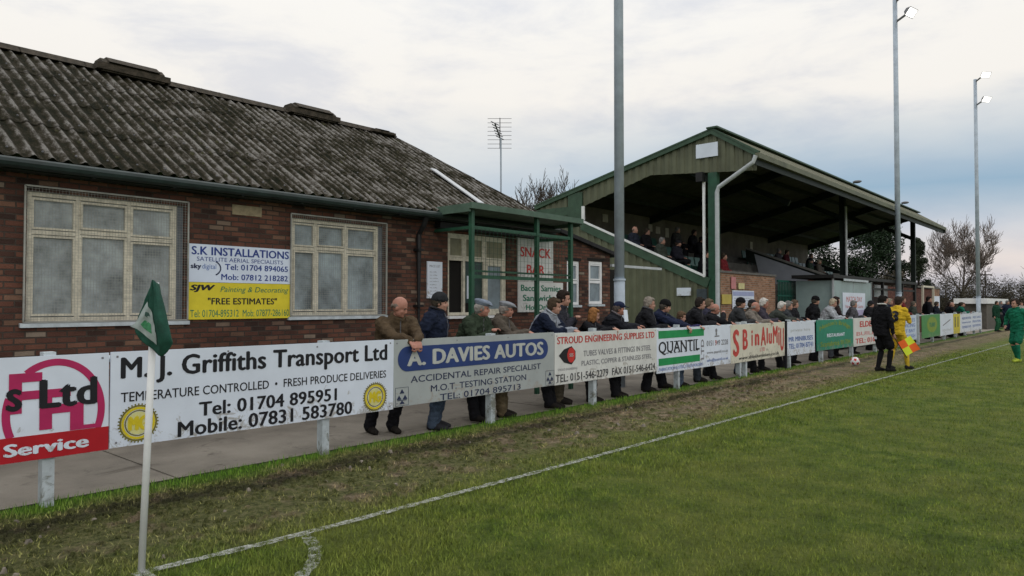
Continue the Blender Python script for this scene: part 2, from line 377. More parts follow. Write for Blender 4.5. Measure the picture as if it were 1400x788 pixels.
# concrete walkway between fence and buildings, in bays
M_path = mat('path_concrete', (.25, .225, .19), .9, .15, 1.1, .6, 45)
def stains(m, thr, col, scale, dist=0.6, zlim=None):
    t = m.node_tree; n = t.nodes; l = t.links; b = n['Principled BSDF']; src = b.inputs['Base Color'].links[0].from_socket
    c = n.new('ShaderNodeTexCoord'); q = n.new('ShaderNodeTexNoise'); q.inputs['Scale'].default_value = scale; q.inputs['Detail'].default_value = 8; q.inputs['Roughness'].default_value = .72; q.inputs['Distortion'].default_value = dist
    l.new(c.outputs['Object'], q.inputs['Vector']); f = q.outputs['Fac']
    if zlim:
        sp_ = n.new('ShaderNodeSeparateXYZ'); l.new(c.outputs['Object'], sp_.inputs[0]); mr = n.new('ShaderNodeMapRange'); l.new(sp_.outputs['Z'], mr.inputs[0])
        mr.inputs[1].default_value = 0; mr.inputs[2].default_value = zlim; mr.inputs[3].default_value = .14; mr.inputs[4].default_value = -.06
        a = n.new('ShaderNodeMath'); l.new(f, a.inputs[0]); l.new(mr.outputs[0], a.inputs[1]); f = a.outputs[0]
    r = n.new('ShaderNodeValToRGB'); r.color_ramp.elements[0].position = thr; r.color_ramp.elements[0].color = (0, 0, 0, 1); r.color_ramp.elements[1].position = thr+.09; r.color_ramp.elements[1].color = (.85, .85, .85, 1); l.new(f, r.inputs[0])
    x = n.new('ShaderNodeMix'); x.data_type = 'RGBA'; l.new(r.outputs[0], x.inputs[0]); l.new(src, x.inputs[6]); x.inputs[7].default_value = (*col, 1); l.new(x.outputs[2], b.inputs['Base Color'])
stains(M_path, .56, (.12, .105, .088), 1.6); stains(M_path, .63, (.055, .045, .036), 2.7)
for m_ in (M_board_white, M_board_warm, M_board_grey): stains(m_, .63, (.30, .28, .25), 7, 1.0, .5)
stains(M_white_dirty, .60, (.12, .12, .09), 6, .5, .7)
pth = MB()
yy = -6.0
while yy < 56:
    pth.box(-9.3 if yy < 19 else -9.7, -6.70, yy, yy+2.98, -.2, -.055+.004*math.sin(yy*3)); yy += 3.0
tag(pth.build('path', M_path), kind='structure')

# touchline and corner arc: worn paint on the grass
def paint_mat(name, lo, hi):
    m = bpy.data.materials.new(name); m.use_nodes = True; t = m.node_tree; n = t.nodes; l = t.links; b = n['Principled BSDF']
    b.inputs['Roughness'].default_value = .9
    c = n.new('ShaderNodeTexCoord'); q = n.new('ShaderNodeTexNoise'); q.inputs['Scale'].default_value = 17; q.inputs['Detail'].default_value = 8; q.inputs['Roughness'].default_value = .85
    l.new(c.outputs['Object'], q.inputs['Vector'])
    r = n.new('ShaderNodeValToRGB'); r.color_ramp.elements[0].position = lo; r.color_ramp.elements[0].color = (0, 0, 0, 1); r.color_ramp.elements[1].position = hi; r.color_ramp.elements[1].color = (1, 1, 1, 1)
    l.new(q.outputs['Fac'], r.inputs[0]); l.new(r.outputs[0], b.inputs['Alpha']); b.inputs['Base Color'].default_value = (.36, .37, .345, 1); return m
M_paint = paint_mat('pitch_paint', .42, .62); M_paint_worn = paint_mat('faded_pitch_paint', .47, .66)
def strip(pts, w, name, m=None):
    b = MB(); k = len(pts)
    for i, p in enumerate(pts):
        d = Vector(pts[min(i+1, k-1)])-Vector(pts[max(i-1, 0)]); d = Vector((d.x, d.y, 0)).normalized(); nn = Vector((-d.y, d.x, 0))
        for sgn in (-1, 1):
            j = .018*noise.noise((p[0]*9+sgn*5, p[1]*9, 0))+.012*noise.noise((p[0]*30+sgn*5, p[1]*30, 3))
            b.v.append(tuple(Vector(p)+nn*sgn*(w/2+j)))
    for i in range(k-1): b.f.append((2*i, 2*i+1, 2*i+3, 2*i+2)); b.m.append(0)
    return tag(b.build(name, m or M_paint), kind='structure')
pts = []; y = 1.72
while y < 90:
    pts.append((touch_x(y), y, .008)); y += .04 if y < 12 else .25
strip(pts, .075, 'touchline')
strip([(-4.47+.95*math.cos(R(a)), 1.74+1.02*math.sin(R(a)), .012) for a in range(-2, 88, 2)], .085, 'corner_arc', M_paint_worn)
strip([(-4.47+.05*i, 1.72-.0003*i, .013) for i in range(0, 180)], .085, 'goal_line')

# short turf near the camera
nb = 330000
fov = rng.uniform(-.62, .66, nb)*1.06; r_ = 3.0+27*rng.random(nb)**1.6
hd = R(41.36)
gx = -np.sin(hd-fov)*r_; gy = np.cos(hd-fov)*r_
tx = np.array([touch_x(q) for q in gy]); keep = (gx > -6.60)
wear = sm(gx, -6.35, -5.9)*(1-sm(gx, -5.15, -4.35))*(1-.18*np.clip(1-gy/9, 0, 1))
nn_ = np.array([noise.noise((a*2.6, b*1.5, 0))+.6*noise.noise((a*9, b*7, 4)) for a, b in zip(gx, gy)])
keep &= rng.random(nb) > wear*np.clip(.97-1.3*np.clip(nn_-.12, 0, 1), 0, 1)
keep &= ~((np.abs(gx-tx) < .055) & (rng.random(nb) < .45) & (gy > 1.7))
gx, gy, r_ = gx[keep], gy[keep], r_[keep]; nb = len(gx)
cl_ = np.array([noise.noise((a*5, b*5, 9)) for a, b in zip(gx, gy)]); h = (.012+.02*rng.random(nb)+.012*np.clip(cl_, 0, 1))*(1-.45*wear[keep])*np.where(gx < -6.3, 2.0, 1); wd = (.0022+.0004*r_)
an = rng.uniform(0, math.pi*2, nb); ln = rng.uniform(-.024, .024, (nb, 2))
V = np.zeros((nb, 3, 3)); dx, dy = np.cos(an)*wd, np.sin(an)*wd
V[:, 0] = np.stack([gx-dx, gy-dy, np.full(nb, -.012)], 1); V[:, 1] = np.stack([gx+dx, gy+dy, np.full(nb, -.012)], 1)
V[:, 2] = np.stack([gx+ln[:, 0], gy+ln[:, 1], h], 1)
me = bpy.data.meshes.new('turf'); me.vertices.add(nb*3); me.vertices.foreach_set('co', V.ravel())
me.loops.add(nb*3); me.loops.foreach_set('vertex_index', np.arange(nb*3, dtype=np.int32))
me.polygons.add(nb); me.polygons.foreach_set('loop_start', np.arange(0, nb*3, 3, dtype=np.int32))
me.update(calc_edges=True); me.materials.append(M_blade)
o = bpy.data.objects.new('grass', me); COL.objects.link(o); tag(o, 'short worn grass of the football pitch', 'grass', kind='stuff')

rd = random.Random(12); mc, sc_ = MB(), MB()
for i in range(2600):
    y = 1.2+15*rd.random()**1.5; x = rd.choice((rd.gauss(-5.9, .22), rd.uniform(-6.3, -4.6))); r = rd.uniform(.008, .028)*(1+.03*y)
    k = rd.choice((5, 6)); top_ = [(x+r*rd.uniform(.3, .8)*math.cos(2*math.pi*j/k), y+r*rd.uniform(.3, .8)*math.sin(2*math.pi*j/k), r*rd.uniform(.3, .7)) for j in range(k)]
    bot = [(x+r*rd.uniform(.9, 1.5)*math.cos(2*math.pi*j/k), y+r*rd.uniform(.9, 1.5)*math.sin(2*math.pi*j/k), -.02) for j in range(k)]
    (sc_ if rd.random() < .018 else mc).add(bot+top_, [tuple(range(k, 2*k))]+[(j, (j+1) % k, k+(j+1) % k, k+j) for j in range(k)])
tag(mc.build('mud_clods', M_pitch, fix=False), 'small trodden lumps of mud along the worn track', 'mud', kind='stuff')
tag(sc_.build('stones', mat('pale_stone', (.20, .175, .14), .9, .25, 20), fix=False), 'small pale stones in the worn track', 'stones', kind='stuff')

# ------------------------------------------------------------------ clubhouse
WX = -9.2
club = thing('clubhouse', (WX, 5.0, -.06), 'long low red brick clubhouse with mossy corrugated roof beside the walkway', 'building')
def wall_holes(b, x1, th, y0, y1, z0, z1, holes, mi=0, ztop=None):
    ys = sorted({y0, y1, *[q for h in holes for q in h[:2]]}); zs = sorted({z0, z1, *[q for h in holes for q in h[2:4]]})
    for i in range(len(ys)-1):
        for j in range(len(zs)-1):
            c = ((ys[i]+ys[i+1])/2, (zs[j]+zs[j+1])/2)
            if any(h[0] < c[0] < h[1] and h[2] < c[1] < h[3] for h in holes): continue
            for x in (x1, x1-th):
                b.add([(x, ys[i], zs[j]), (x, ys[i+1], zs[j]), (x, ys[i+1], zs[j+1]), (x, ys[i], zs[j+1])], [(0, 1, 2, 3) if x == x1 else (3, 2, 1, 0)], mi)
    for h in holes+[(y0, y1, z0, z1)]:
        a, c, d, e = h
        for p, q in (((a, d), (c, d)), ((c, d), (c, e)), ((c, e), (a, e)), ((a, e), (a, d))):
            b.add([(x1, *p), (x1, *q), (x1-th, *q), (x1-th, *p)], [(0, 1, 2, 3)], mi)
    return b
HOLES = [(2.33, 4.06, 1.40, 2.86), (5.60, 7.28, 1.43, 2.86), (8.72, 10.3, 1.39, 2.88), (12.24, 12.70, 1.58, 2.54), (13.05, 13.60, 1.60, 2.57)]
wb = MB(); wall_holes(wb, WX, .25, -3.0, 11.85, -.2, 3.04, HOLES[:3])
wb.build('wall', M_brick, club, fix=False)
wb = MB(); wall_holes(wb, WX, .25, 11.853, 13.9, -.2, 2.72, HOLES[3:])
wb.prism([(WX, 11.853, 2.72), (WX, 13.9, 2.72), (WX, 13.9, 2.76), (WX, 11.853, 3.16)], (-.25, 0, 0))
wb.box(WX-.25, WX-3.6, 13.65, 13.9, -.2, 2.72)
wb.build('extension_wall', M_brick, club)
MB().prism([(-9.3, 10.45, 3.0), (-16.4, 10.45, 3.0), (-12.87, 10.45, 5.4)], (0, .25, 0)).build('gable', M_brick, club)
# roof over the extension: a thin dark felt slope falling away along the wall
MB().prism([(-9.1, 11.9, 3.20), (-9.1, 14.15, 2.78), (-9.1, 14.15, 2.70), (-9.1, 11.9, 3.12)], (-3.6, 0, 0)).build('felt_roof', mat('roof_felt', (.022, .022, .024), .9, .2), club)

def roof_mat():
    m = bpy.data.materials.new('mossy_asbestos_sheet'); m.use_nodes = True; t = m.node_tree; n = t.nodes; l = t.links; b = n['Principled BSDF']
    b.inputs['Roughness'].default_value = .95; b.inputs['Specular IOR Level'].default_value = .1
    c = n.new('ShaderNodeTexCoord'); at = n.new('ShaderNodeAttribute'); at.attribute_name = 'rib'
    def nz(s, d=6, r=.7, vec=None):
        q = n.new('ShaderNodeTexNoise'); q.inputs['Scale'].default_value = s; q.inputs['Detail'].default_value = d; q.inputs['Roughness'].default_value = r
        l.new(vec or c.outputs['Object'], q.inputs['Vector']); return q.outputs['Fac']
    def mth(op, a, bb, cc=None):
        q = n.new('ShaderNodeMath'); q.operation = op
        for i, z in enumerate((a, bb, cc)):
            if z is None: continue
            if isinstance(z, (int, float)): q.inputs[i].default_value = z
            else: l.new(z, q.inputs[i])
        return q.outputs[0]
    def rp(f, st):
        q = n.new('ShaderNodeValToRGB'); e = q.color_ramp.elements
        while len(e) < len(st): e.new(.5)
        for z, (p, cc) in zip(e, st): z.position = p; z.color = (*cc, 1)
        l.new(f, q.inputs[0]); return q.outputs[0]
    vm = n.new('ShaderNodeVectorMath'); vm.operation = 'MULTIPLY'; vm.inputs[1].default_value = (.55, 1.15, .55); l.new(c.outputs['Object'], vm.inputs[0])
    nf = nz(9.5, 8, .82, vm.outputs[0]); nm = nz(1.5, 6, .65); ns = nz(38, 4, .7)
    # lichen-pale crowns, moss in the pans
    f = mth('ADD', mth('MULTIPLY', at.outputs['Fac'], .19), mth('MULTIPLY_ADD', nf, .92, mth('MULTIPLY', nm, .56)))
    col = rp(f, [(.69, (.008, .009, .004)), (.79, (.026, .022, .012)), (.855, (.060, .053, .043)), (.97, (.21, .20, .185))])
    sp_ = rp(ns, [(.55, (.0, .0, .0)), (.63, (1, 1, 1))])
    mx = n.new('ShaderNodeMix'); mx.data_type = 'RGBA'; l.new(mth('MULTIPLY', sp_, .55), mx.inputs[0]); l.new(col, mx.inputs[6]); mx.inputs[7].default_value = (.028, .027, .013, 1)
    l.new(mx.outputs[2], b.inputs['Base Color'])
    bp = n.new('ShaderNodeBump'); bp.inputs['Strength'].default_value = 1; bp.inputs['Distance'].default_value = .03
    l.new(mth('MULTIPLY_ADD', nf, -1.0, mth('MULTIPLY', ns, -.5)), bp.inputs['Height']); l.new(bp.outputs[0], b.inputs['Normal'])
    return m
M_oldroof = roof_mat()
EX, EZ, RXX, RZ = -8.97, 3.17, -12.9, 5.48
def corr_roof(sign):
    V_, F_, A_ = [], [], []
    per, sub = .33, 16; n = int((11.9+3.2)/per*sub)
    laps = 4; rows = 7
    for lap in range(laps):
        v0 = lap/laps; v1 = (lap+1)/laps+.02; base = len(V_)
        for rj in range(rows+1):
            v = v0+(v1-v0)*rj/rows; lift = .012*(1-rj/rows)
            for i in range(n+1):
                t = i/sub; y = -3.2+i*per/sub
                yend = 11.9+(10.42-11.9)*min(v, 1)
                y = min(y, yend)
                ph = (t % 1); hgt = max(math.exp(-((ph-.27)/.105)**2), math.exp(-((ph-.75)/.105)**2))
                x = EX+(RXX-EX)*v; z = EZ+(RZ-EZ)*v
                x2 = x if sign > 0 else 2*RXX-x
                s_ = .012*noise.noise((y*.9, v*4, 0))+.006*noise.noise((y*5, v*20, 2))
                V_.append((x2+.5*sign*(hgt*.042+lift), y, z+.86*(hgt*.042+lift)+s_)); A_.append(hgt)
        for rj in range(rows):
            for i in range(n):
                a = base+rj*(n+1)+i; F_.append((a, a+1, a+n+2, a+n+1))
    me = bpy.data.meshes.new('roof'); off = wloc(club)
    me.from_pydata([Vector(p)-off for p in V_], [], F_); me.materials.append(M_oldroof)
    at = me.attributes.new('rib', 'FLOAT', 'POINT'); at.data.foreach_set('value', A_)
    me.polygons.foreach_set('use_smooth', [True]*len(F_)); me.update()
    o = bpy.data.objects.new('roof', me); COL.objects.link(o); o.parent = club; return o
roof = corr_roof(1); roof2 = corr_roof(-1)
rd = random.Random(31); b = MB()
for i in range(1500):
    y = rd.uniform(-2.5, 11); v = rd.random()**1.15; k = 6
    if noise.noise((y*.5, v*2.2, 3)) < rd.uniform(-.5, .35): continue
    y = (math.floor(y/.33)+rd.choice((.02, .51, .51, .02)))*.33+rd.gauss(0, .012)
    if y > 11.8-1.4*v: continue
    r = rd.uniform(.018, .045); c = Vector((EX+(RXX-EX)*v, y, EZ+(RZ-EZ)*v)); du = Vector((RXX-EX, 0, RZ-EZ)).normalized(); up = Vector((.5, 0, .86))
    bs = [c+du*r*rd.uniform(1.0, 2.4)*math.cos(2*math.pi*j/k)+Vector((0, r*rd.uniform(.7, 1.1)*math.sin(2*math.pi*j/k), 0)) for j in range(k)]
    b.add([q-up*.02 for q in bs]+[c+(q-c)*.5+up*r*rd.uniform(.5, .9) for q in bs], [tuple(range(k, 2*k))]+[(j, (j+1) % k, k+(j+1) % k, k+j) for j in range(k)])
tag(b.build('moss', mat('roof_moss', (.045, .042, .016), .95, .3, 25, col2=(.018, .018, .008)), roof, smooth=True, fix=False), kind='stuff')
b = MB()                                                     # sheet fixings
for lap in range(4):
    for i in range(40):
        y = -2.6+.33*i+.25*.33; v = lap/4+.03
        if y > 11.8-1.4*v: continue
        c = Vector((EX+(RXX-EX)*v+.5*.055, y, EZ+(RZ-EZ)*v+.86*.055)); b.ell(c, (.014, .014, .012), 6, 4)
b.build('roof_bolts', M_lampbody, roof)
M_ridge = mat('mossy_ridge_tile', (.075, .06, .045), .95, .3, 9, .6, 30, col2=(.022, .02, .014))
b = MB()
y = -3.2
while y < 10.4:
    y2 = min(y+.9, 10.44); b.prism([(RXX+.17, y, RZ-.03), (RXX+.05, y, RZ+.085), (RXX-.05, y, RZ+.085), (RXX-.17, y, RZ-.03)], (0, y2-y+.02, 0)); b.v = b.v; y += .9
b.build('ridge', M_ridge, club)
for y0, y1, hh in ((4.18, 5.27, .25), (7.70, 8.80, .25), (9.75, 10.3, .12)):
    v = MB(); z0 = RZ-.05
    v.prism([(RXX+.24, y0+.05, z0), (RXX+.24, y0+.05, z0+hh*.6), (RXX+.12, y0+.05, z0+hh*.95), (RXX-.12, y0+.05, z0+hh*.95), (RXX-.24, y0+.05, z0+hh*.6), (RXX-.24, y0+.05, z0)], (0, y1-y0-.1, 0))
    v.prism([(RXX+.3, y0+.14, z0+hh*.62), (RXX+.12, y0+.14, z0+hh*1.08), (RXX-.12, y0+.14, z0+hh*1.08), (RXX-.3, y0+.14, z0+hh*.62)], (0, y1-y0-.28, 0))
    v.prism([(RXX+.27, y0-.04, z0+hh*.1), (RXX+.27, y0-.04, z0+hh*.5), (RXX-.27, y0-.04, z0+hh*.5), (RXX-.27, y0-.04, z0+hh*.1)], (0, y1-y0+.08, 0))
    v.build('ridge_vent', M_ridge, roof)
# pale flashing strip lying in a pan of the roof
def rpnt(y, v, up): return Vector((EX+(RXX-EX)*v+.5*up, y, EZ+(RZ-EZ)*v+.86*up))
MB().beam(rpnt(9.83, .13, .085), rpnt(9.90, .50, .085), .15, .02, 0, up=(.5, 0, .86)).build('roof_flashing', mat('pale_flashing', (.48, .5, .52), .5, .06), roof)
b = MB(); b.tube([(-8.93, -3.2, 3.10), (-8.93, 11.6, 3.12)], .06, 10); b.box(-9.19, -9.0, -3, 11.6, 3.045, 3.09)
for i in range(16): b.box(-9.19, -8.93, -2.5+.9*i, -2.47+.9*i, 3.04, 3.075)
b.build('gutter', M_pipe, club)
MB().tube([(-8.93, 7.97, 3.06), (-9.0, 7.97, 2.92), (-9.12, 7.97, 2.78), (-9.12, 7.97, -.05)], .045, 10).build('downpipe', M_blackpipe, club)
b = MB()
for z in (.6, 1.55, 2.5): b.box(-9.19, -9.06, 7.91, 8.03, z, z+.04)
b.build('pipe_bracket', M_blackpipe, club)
MB().box(-9.21, -9.193, 4.70, 5.13, 2.82, 2.955).build('air_brick', mat('buff_air_brick', (.30, .25, .16), .9, .15, 12, .3), club)
def bars(b, x, y0, y1, z0, z1, muls, trans, w=.047, d=.05):
    b.box(x-d, x, y0, y1, z1-w, z1); b.box(x-d, x, y0, y1, z0, z0+w)
    b.box(x-d, x, y0, y0+w, z0+w, z1-w); b.box(x-d, x, y1-w, y1, z0+w, z1-w)
    for m_ in muls: b.box(x-d-.002, x-.003, m_-w/2, m_+w/2, z0+w, z1-w)
    e = [y0+w]+[q for m_ in muls for q in (m_-w/2, m_+w/2)]+[y1-w]
    for i in range(0, len(e), 2):
        tz = trans[i//2] if isinstance(trans, (list, tuple)) else trans
        if tz: b.box(x-d, x-.005, e[i], e[i+1], tz-w*.55, tz+w*.45)
    return e
def sash(b, x, e0, e1, z0, z1, w=.024): bars(b, x, e0, e1, z0, z1, [], None, w, .04)
def wide_window(y0, y1, z0, z1, muls, trans, opener, glass):
    b = MB(); e = bars(b, WX-.03, y0+.004, y1-.09, z0+.004, z1-.004, muls, trans)
    b.box(WX-.10, WX-.035, y1-.086, y1-.004, z0+.004, z1-.004, 1)                       # grey infill strip at the right jamb
    for i in range(3):
        tz = trans[i]
        sash(b, WX-.02 if (i, 1) in opener else WX-.034, e[2*i], e[2*i+1], tz+.03, z1-.066)
        sash(b, WX-.018 if (i, 0) in opener else WX-.034, e[2*i], e[2*i+1], z0+.066, tz-.035)
    w = b.build('window', [M_cream, mat('grey_jamb', (.12, .135, .155), .7, .15, 8)], club, fix=False)
    MB().box(WX-.075, WX-.066, y0+.02, y1-.10, z0+.02, z1-.02).build('pane', glass, w)
    s = MB(); s.prism([(WX-.1, y0-.06, z0-.06), (WX+.05, y0-.06, z0-.06), (WX+.05, y0-.06, z0-.015), (WX-.1, y0-.06, z0)], (0, y1-y0+.12, 0)); s.build('sill', M_white_dirty, w)
    q = MB(); t = .0022; x = WX+.045
    ya, yb, za, zb = y0-.03, y1+.03, z0, z1+.05
    k = ya
    while k < yb: q.beam((x, k, za), (x, k, zb), t, t, up=(1, 0, 0)); k += .033
    k = za
    while k < zb: q.beam((x+.004, ya, k), (x+.004, yb, k), t, t); k += .033
    for p0, p1 in (((ya, za), (ya, zb)), ((yb, za), (yb, zb)), ((ya, zb), (yb, zb)), ((ya, za), (yb, za))):
        q.beam((x, *p0), (x, *p1), .018, .018, up=(1, 0, 0))
    q.build('wire_guard', M_wire, w)
    return w
w1 = wide_window(2.33, 4.06, 1.40, 2.86, [2.845, 3.40], [2.41, 2.44, 2.40], {(1, 1)}, M_glass_frost)
w2 = wide_window(5.60, 7.28, 1.43, 2.86, [6.03, 6.56], [2.42, 2.44, 2.42], {(1, 1), (0, 0)}, mat('blue_grey_wired_glass', (.26, .315, .34), .22, .34, 2.6, .15, 120, spec=.5))
# kiosk window
b = MB(); e = bars(b, WX-.03, 8.724, 10.296, 1.394, 2.876, [9.16, 9.70], [2.42]*3, .055)
for i in range(3): sash(b, WX-.035, e[2*i], e[2*i+1], 2.45, 2.82, .03)
sash(b, WX-.03, e[4], e[5], 1.45, 2.385, .06)
kw = b.build('window', M_cream, club, fix=False)
MB().box(WX-.07, WX-.062, 8.77, 10.27, 2.43, 2.84).build('pane', mat('yellowed_top_light', (.22, .21, .13), .3, .2, 3), kw)
MB().box(WX-.075, WX-.067, 9.70, 10.26, 1.45, 2.4).build('pane', M_glass_blue, kw)
MB().box(WX-.078, WX-.07, 9.18, 9.68, 1.62, 2.4).build('pane', mat('green_dark_glass', (.03, .06, .055), .2, .2, 2), kw)
MB().box(WX-.9, WX-.10, 8.0, 10.6, .9, 3.0).build('room_shade_block', M_dark, club)  # solid near-black box: the shade inside the kiosk put into colour
MB().box(WX-.1, WX+.09, 8.68, 10.34, 1.34, 1.388).build('counter', M_white, kw)
MB().box(WX-.064, WX-.060, 9.26, 9.46, 1.7, 2.12).build('notice', M_board_white, kw)
for hy0, hy1, z0, z1 in HOLES[3:]:
    b = MB(); bars(b, WX-.02, hy0+.004, hy1-.004, z0+.004, z1-.004, [], (z0+z1)/2+.02, .06); sash(b, WX-.02, hy0+.06, hy1-.06, (z0+z1)/2+.06, z1-.07, .03)
    w = b.build('window', M_white, club, fix=False); MB().box(WX-.06, WX-.05, hy0+.02, hy1-.02, z0+.02, z1-.02).build('pane', M_glass_blue, w)
    MB().box(WX-.08, WX+.04, hy0-.04, hy1+.04, z0-.05, z0-.002).build('sill', M_white_dirty, w)
    MB().box(WX-.02, WX+.004, hy0-.06, hy1+.06, z1+.004, z1+.07).build('lintel', M_dark, w)
# recessed doorway and shelf-like pipe past the extension
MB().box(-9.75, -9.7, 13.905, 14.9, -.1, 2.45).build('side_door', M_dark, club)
MB().beam((-9.2, 13.9, 2.50), (-9.2, 16.2, 2.50), .12, .06).build('overflow_pipe', M_galv_light, club)

# ------------------------------------------------------------------ things on the clubhouse wall
def wall_board(name, y0, y1, z0, z1, m, label, cat='sign', x=WX+.03, group=None, t=.025):
    o = MB().box(x-t, x, y0, y1, z0, z1).build(name, m, None, (x-t, (y0+y1)/2, z0)); return tag(o, label, cat, group)
s = wall_board('wall_sign', 4.105, 5.59, 1.888, 2.385, mat('clean_white_board', (.58, .65, .76), .4, .05, 2), 'white aerial installer sign with blue lettering above the yellow sign')
x = WX+.032
text(s, 'S.K INSTALLATIONS', x, 4.14, 5.545, 2.245, 2.355, M_blue_ink, .018)
text(s, 'SATELLITE AERIAL SPECIALISTS', x, 4.21, 5.45, 2.165, 2.22, M_blue_ink)
text(s, 'sky', x, 4.13, 4.27, 2.045, 2.13, M_navy_ink, .03); text(s, 'digital', x, 4.28, 4.47, 2.045, 2.13, M_blue_soft)
b = MB(); ring_poly(b, x, 4.40, 2.075, .14, .11, .018, 16, -60, 60); b.build('swoosh', M_navy_ink, s, fix=False)
text(s, 'Tel: 01704 894065', x, 4.59, 5.53, 2.06, 2.14, M_blue_ink, .012); text(s, 'Mob: 07812 218282', x, 4.54, 5.53, 1.925, 2.005, M_blue_ink, .012)
s = wall_board('wall_sign', 4.105, 5.59, 1.40, 1.884, mat('yellow_board', (.62, .52, .03), .45, .05), 'yellow decorator sign with black and green lettering under the white sign')
text(s, 'SJW', x, 4.12, 4.46, 1.755, 1.855, M_black, .035, .25); text(s, 'Painting & Decorating', x, 4.53, 5.54, 1.74, 1.835, M_teal_ink, 0, .25)
text(s, '"FREE ESTIMATES"', x, 4.36, 5.36, 1.595, 1.685, M_black, .015); text(s, 'Tel: 01704-895312  Mob: 07877-286160', x, 4.13, 5.55, 1.43, 1.525, M_teal_ink)
s = wall_board('noticeboard', 8.21, 8.56, 1.70, 2.34, M_board_white, 'plain white noticeboard between black downpipe and kiosk window', 'noticeboard')
text(s, 'PRICE LIST', x, 8.26, 8.51, 2.24, 2.28, M_grey_ink)
for i in range(8): text(s, 'tea coffee soup'[:9+i % 5], x, 8.26, 8.42+.015*(i % 4), 2.15-.055*i, 2.17-.055*i, M_grey_ink)
s = wall_board('kiosk_sign', 10.6, 11.72, 2.055, 2.915, M_board_warm, 'white kiosk sign with two words in red capitals behind the green canopy posts')
text(s, 'SNACK', x, 10.66, 11.64, 2.545, 2.745, M_red_ink, .02); text(s, 'BAR', x, 10.86, 11.44, 2.20, 2.395, M_red_ink, .02)
s = wall_board('menu_sign', 10.6, 12.06, 1.44, 2.05, M_board_warm, 'white menu sign with green lettering below the red kiosk sign')
text(s, 'Bacon Sarnies', x, 10.68, 11.98, 1.86, 1.99, M_teal_ink, .02); text(s, 'Sandwiches', x, 10.74, 11.92, 1.66, 1.79, M_teal_ink, .02); text(s, 'Hot Drinks', x, 10.84, 11.8, 1.48, 1.59, M_teal_ink, .02)

# canopy in front of the kiosk
can = thing('kiosk_canopy', (-8.3, 9.8, -.06), 'dark green steel canopy frame standing before the kiosk window', 'canopy')
PY = (8.41, 10.12, 11.16)
for y in PY: MB().box(-8.335, -8.265, y-.035, y+.035, -.06, 3.2).build('post', M_green_steel, can)
M_can = mat('canopy_sheet', (.085, .13, .095), .6, .2, 4)
b = MB(); b.prism([(-8.2, 8.3, 3.25), (-9.17, 8.3, 3.20), (-9.17, 8.3, 3.17), (-8.2, 8.3, 3.22)], (0, 3.1, 0)); b.build('roof_sheet', M_can, can)
b = MB(); b.box(-8.23, -8.17, 8.28, 11.42, 3.18, 3.28); b.box(-9.15, -8.23, 8.28, 8.32, 3.13, 3.27); b.box(-9.15, -8.23, 11.38, 11.42, 3.13, 3.27); b.build('fascia', mat('canopy_fascia', (.075, .125, .092), .5, .12, 5), can)
b = MB()
for z in (2.88, 2.06): b.box(-8.325, -8.275, 8.445, 11.125, z-.03, z+.03)
b.box(-8.325, -8.275, 8.445, 11.125, 2.14, 2.17)
for y in (8.41, 11.16): b.box(-9.19, -8.34, y-.025, y+.025, 2.855, 2.905)
b.build('rail', M_green_steel, can)
b = MB()
for i in range(26): b.box(-8.262, -8.258, 8.5+.101*i, 8.5035+.101*i, 2.06, 2.88)
for i in range(8): b.box(-8.258, -8.255, 8.46, 11.1, 2.16+.1*i, 2.1635+.1*i)
b.build('wire_panel', M_green_steel, can)
# dark ledge above the kiosk under the eaves
b = MB(); b.box(-9.19, -9.05, 8.4, 11.6, 2.93, 3.03); b.build('shutter_box', M_blackpipe, club)

# television aerial
ae = thing('television_aerial', (-12.26, 13.5, 2.9), 'tall thin television aerial on a mast behind the clubhouse roof end', 'aerial')
MB().tube([(-12.26, 13.5, 2.9), (-12.27, 13.5, 5.9)], .022, 6).build('mast', M_galv, ae)
b = MB(); c = Vector((-12.30, 13.5, 5.9)); d = Vector((-.66, .75, 0)); a_ = Vector((.75, .66, 0))
for (u, v0, v1) in ((-.02, -.02, .55), (-.02, .6, .62)): pass
b.tube([c+Vector((0, 0, -.28)), c+Vector((0, 0, .52))], .012, 5)
for k in range(8): b.tube([c+Vector((0, 0, -.27+.11*k))-a_*.32, c+Vector((0, 0, -.27+.11*k))+a_*.30], .006, 4)
b.build('reflector', M_lampbody, ae)
b = MB(); b.tube([c+Vector((0, 0, 0)), c-a_*.12+Vector((0, 0, .25))-d*.5], .02, 5)
for k in range(6):
    p = c+(-a_*.12+Vector((0, 0, .25))-d*.5)*(k/5); b.tube([p-a_*.10+Vector((0, 0, .05)), p+a_*.10-Vector((0, 0, .05))], .012, 4)
b.build('boom', M_lampbody, ae)

# ------------------------------------------------------------------ grandstand
GY, GE, SX = 19.9, 45.4, -9.5
st = thing('grandstand', (SX, GY, -.06), 'covered seated grandstand with olive green cladding and pitched roof', 'grandstand')
AZ = 6.78; AX = -9.47; FXX, FZ = -8.12, 5.90; BX, BZ = -16.35, 5.08
def roofz(x): return AZ-(AZ-FZ)*(x-AX)/(FXX-AX) if x > AX else AZ-(AZ-BZ)*(AX-x)/(AX-BX)
def slz(x): return 2.44+.446*(-9.74-x)
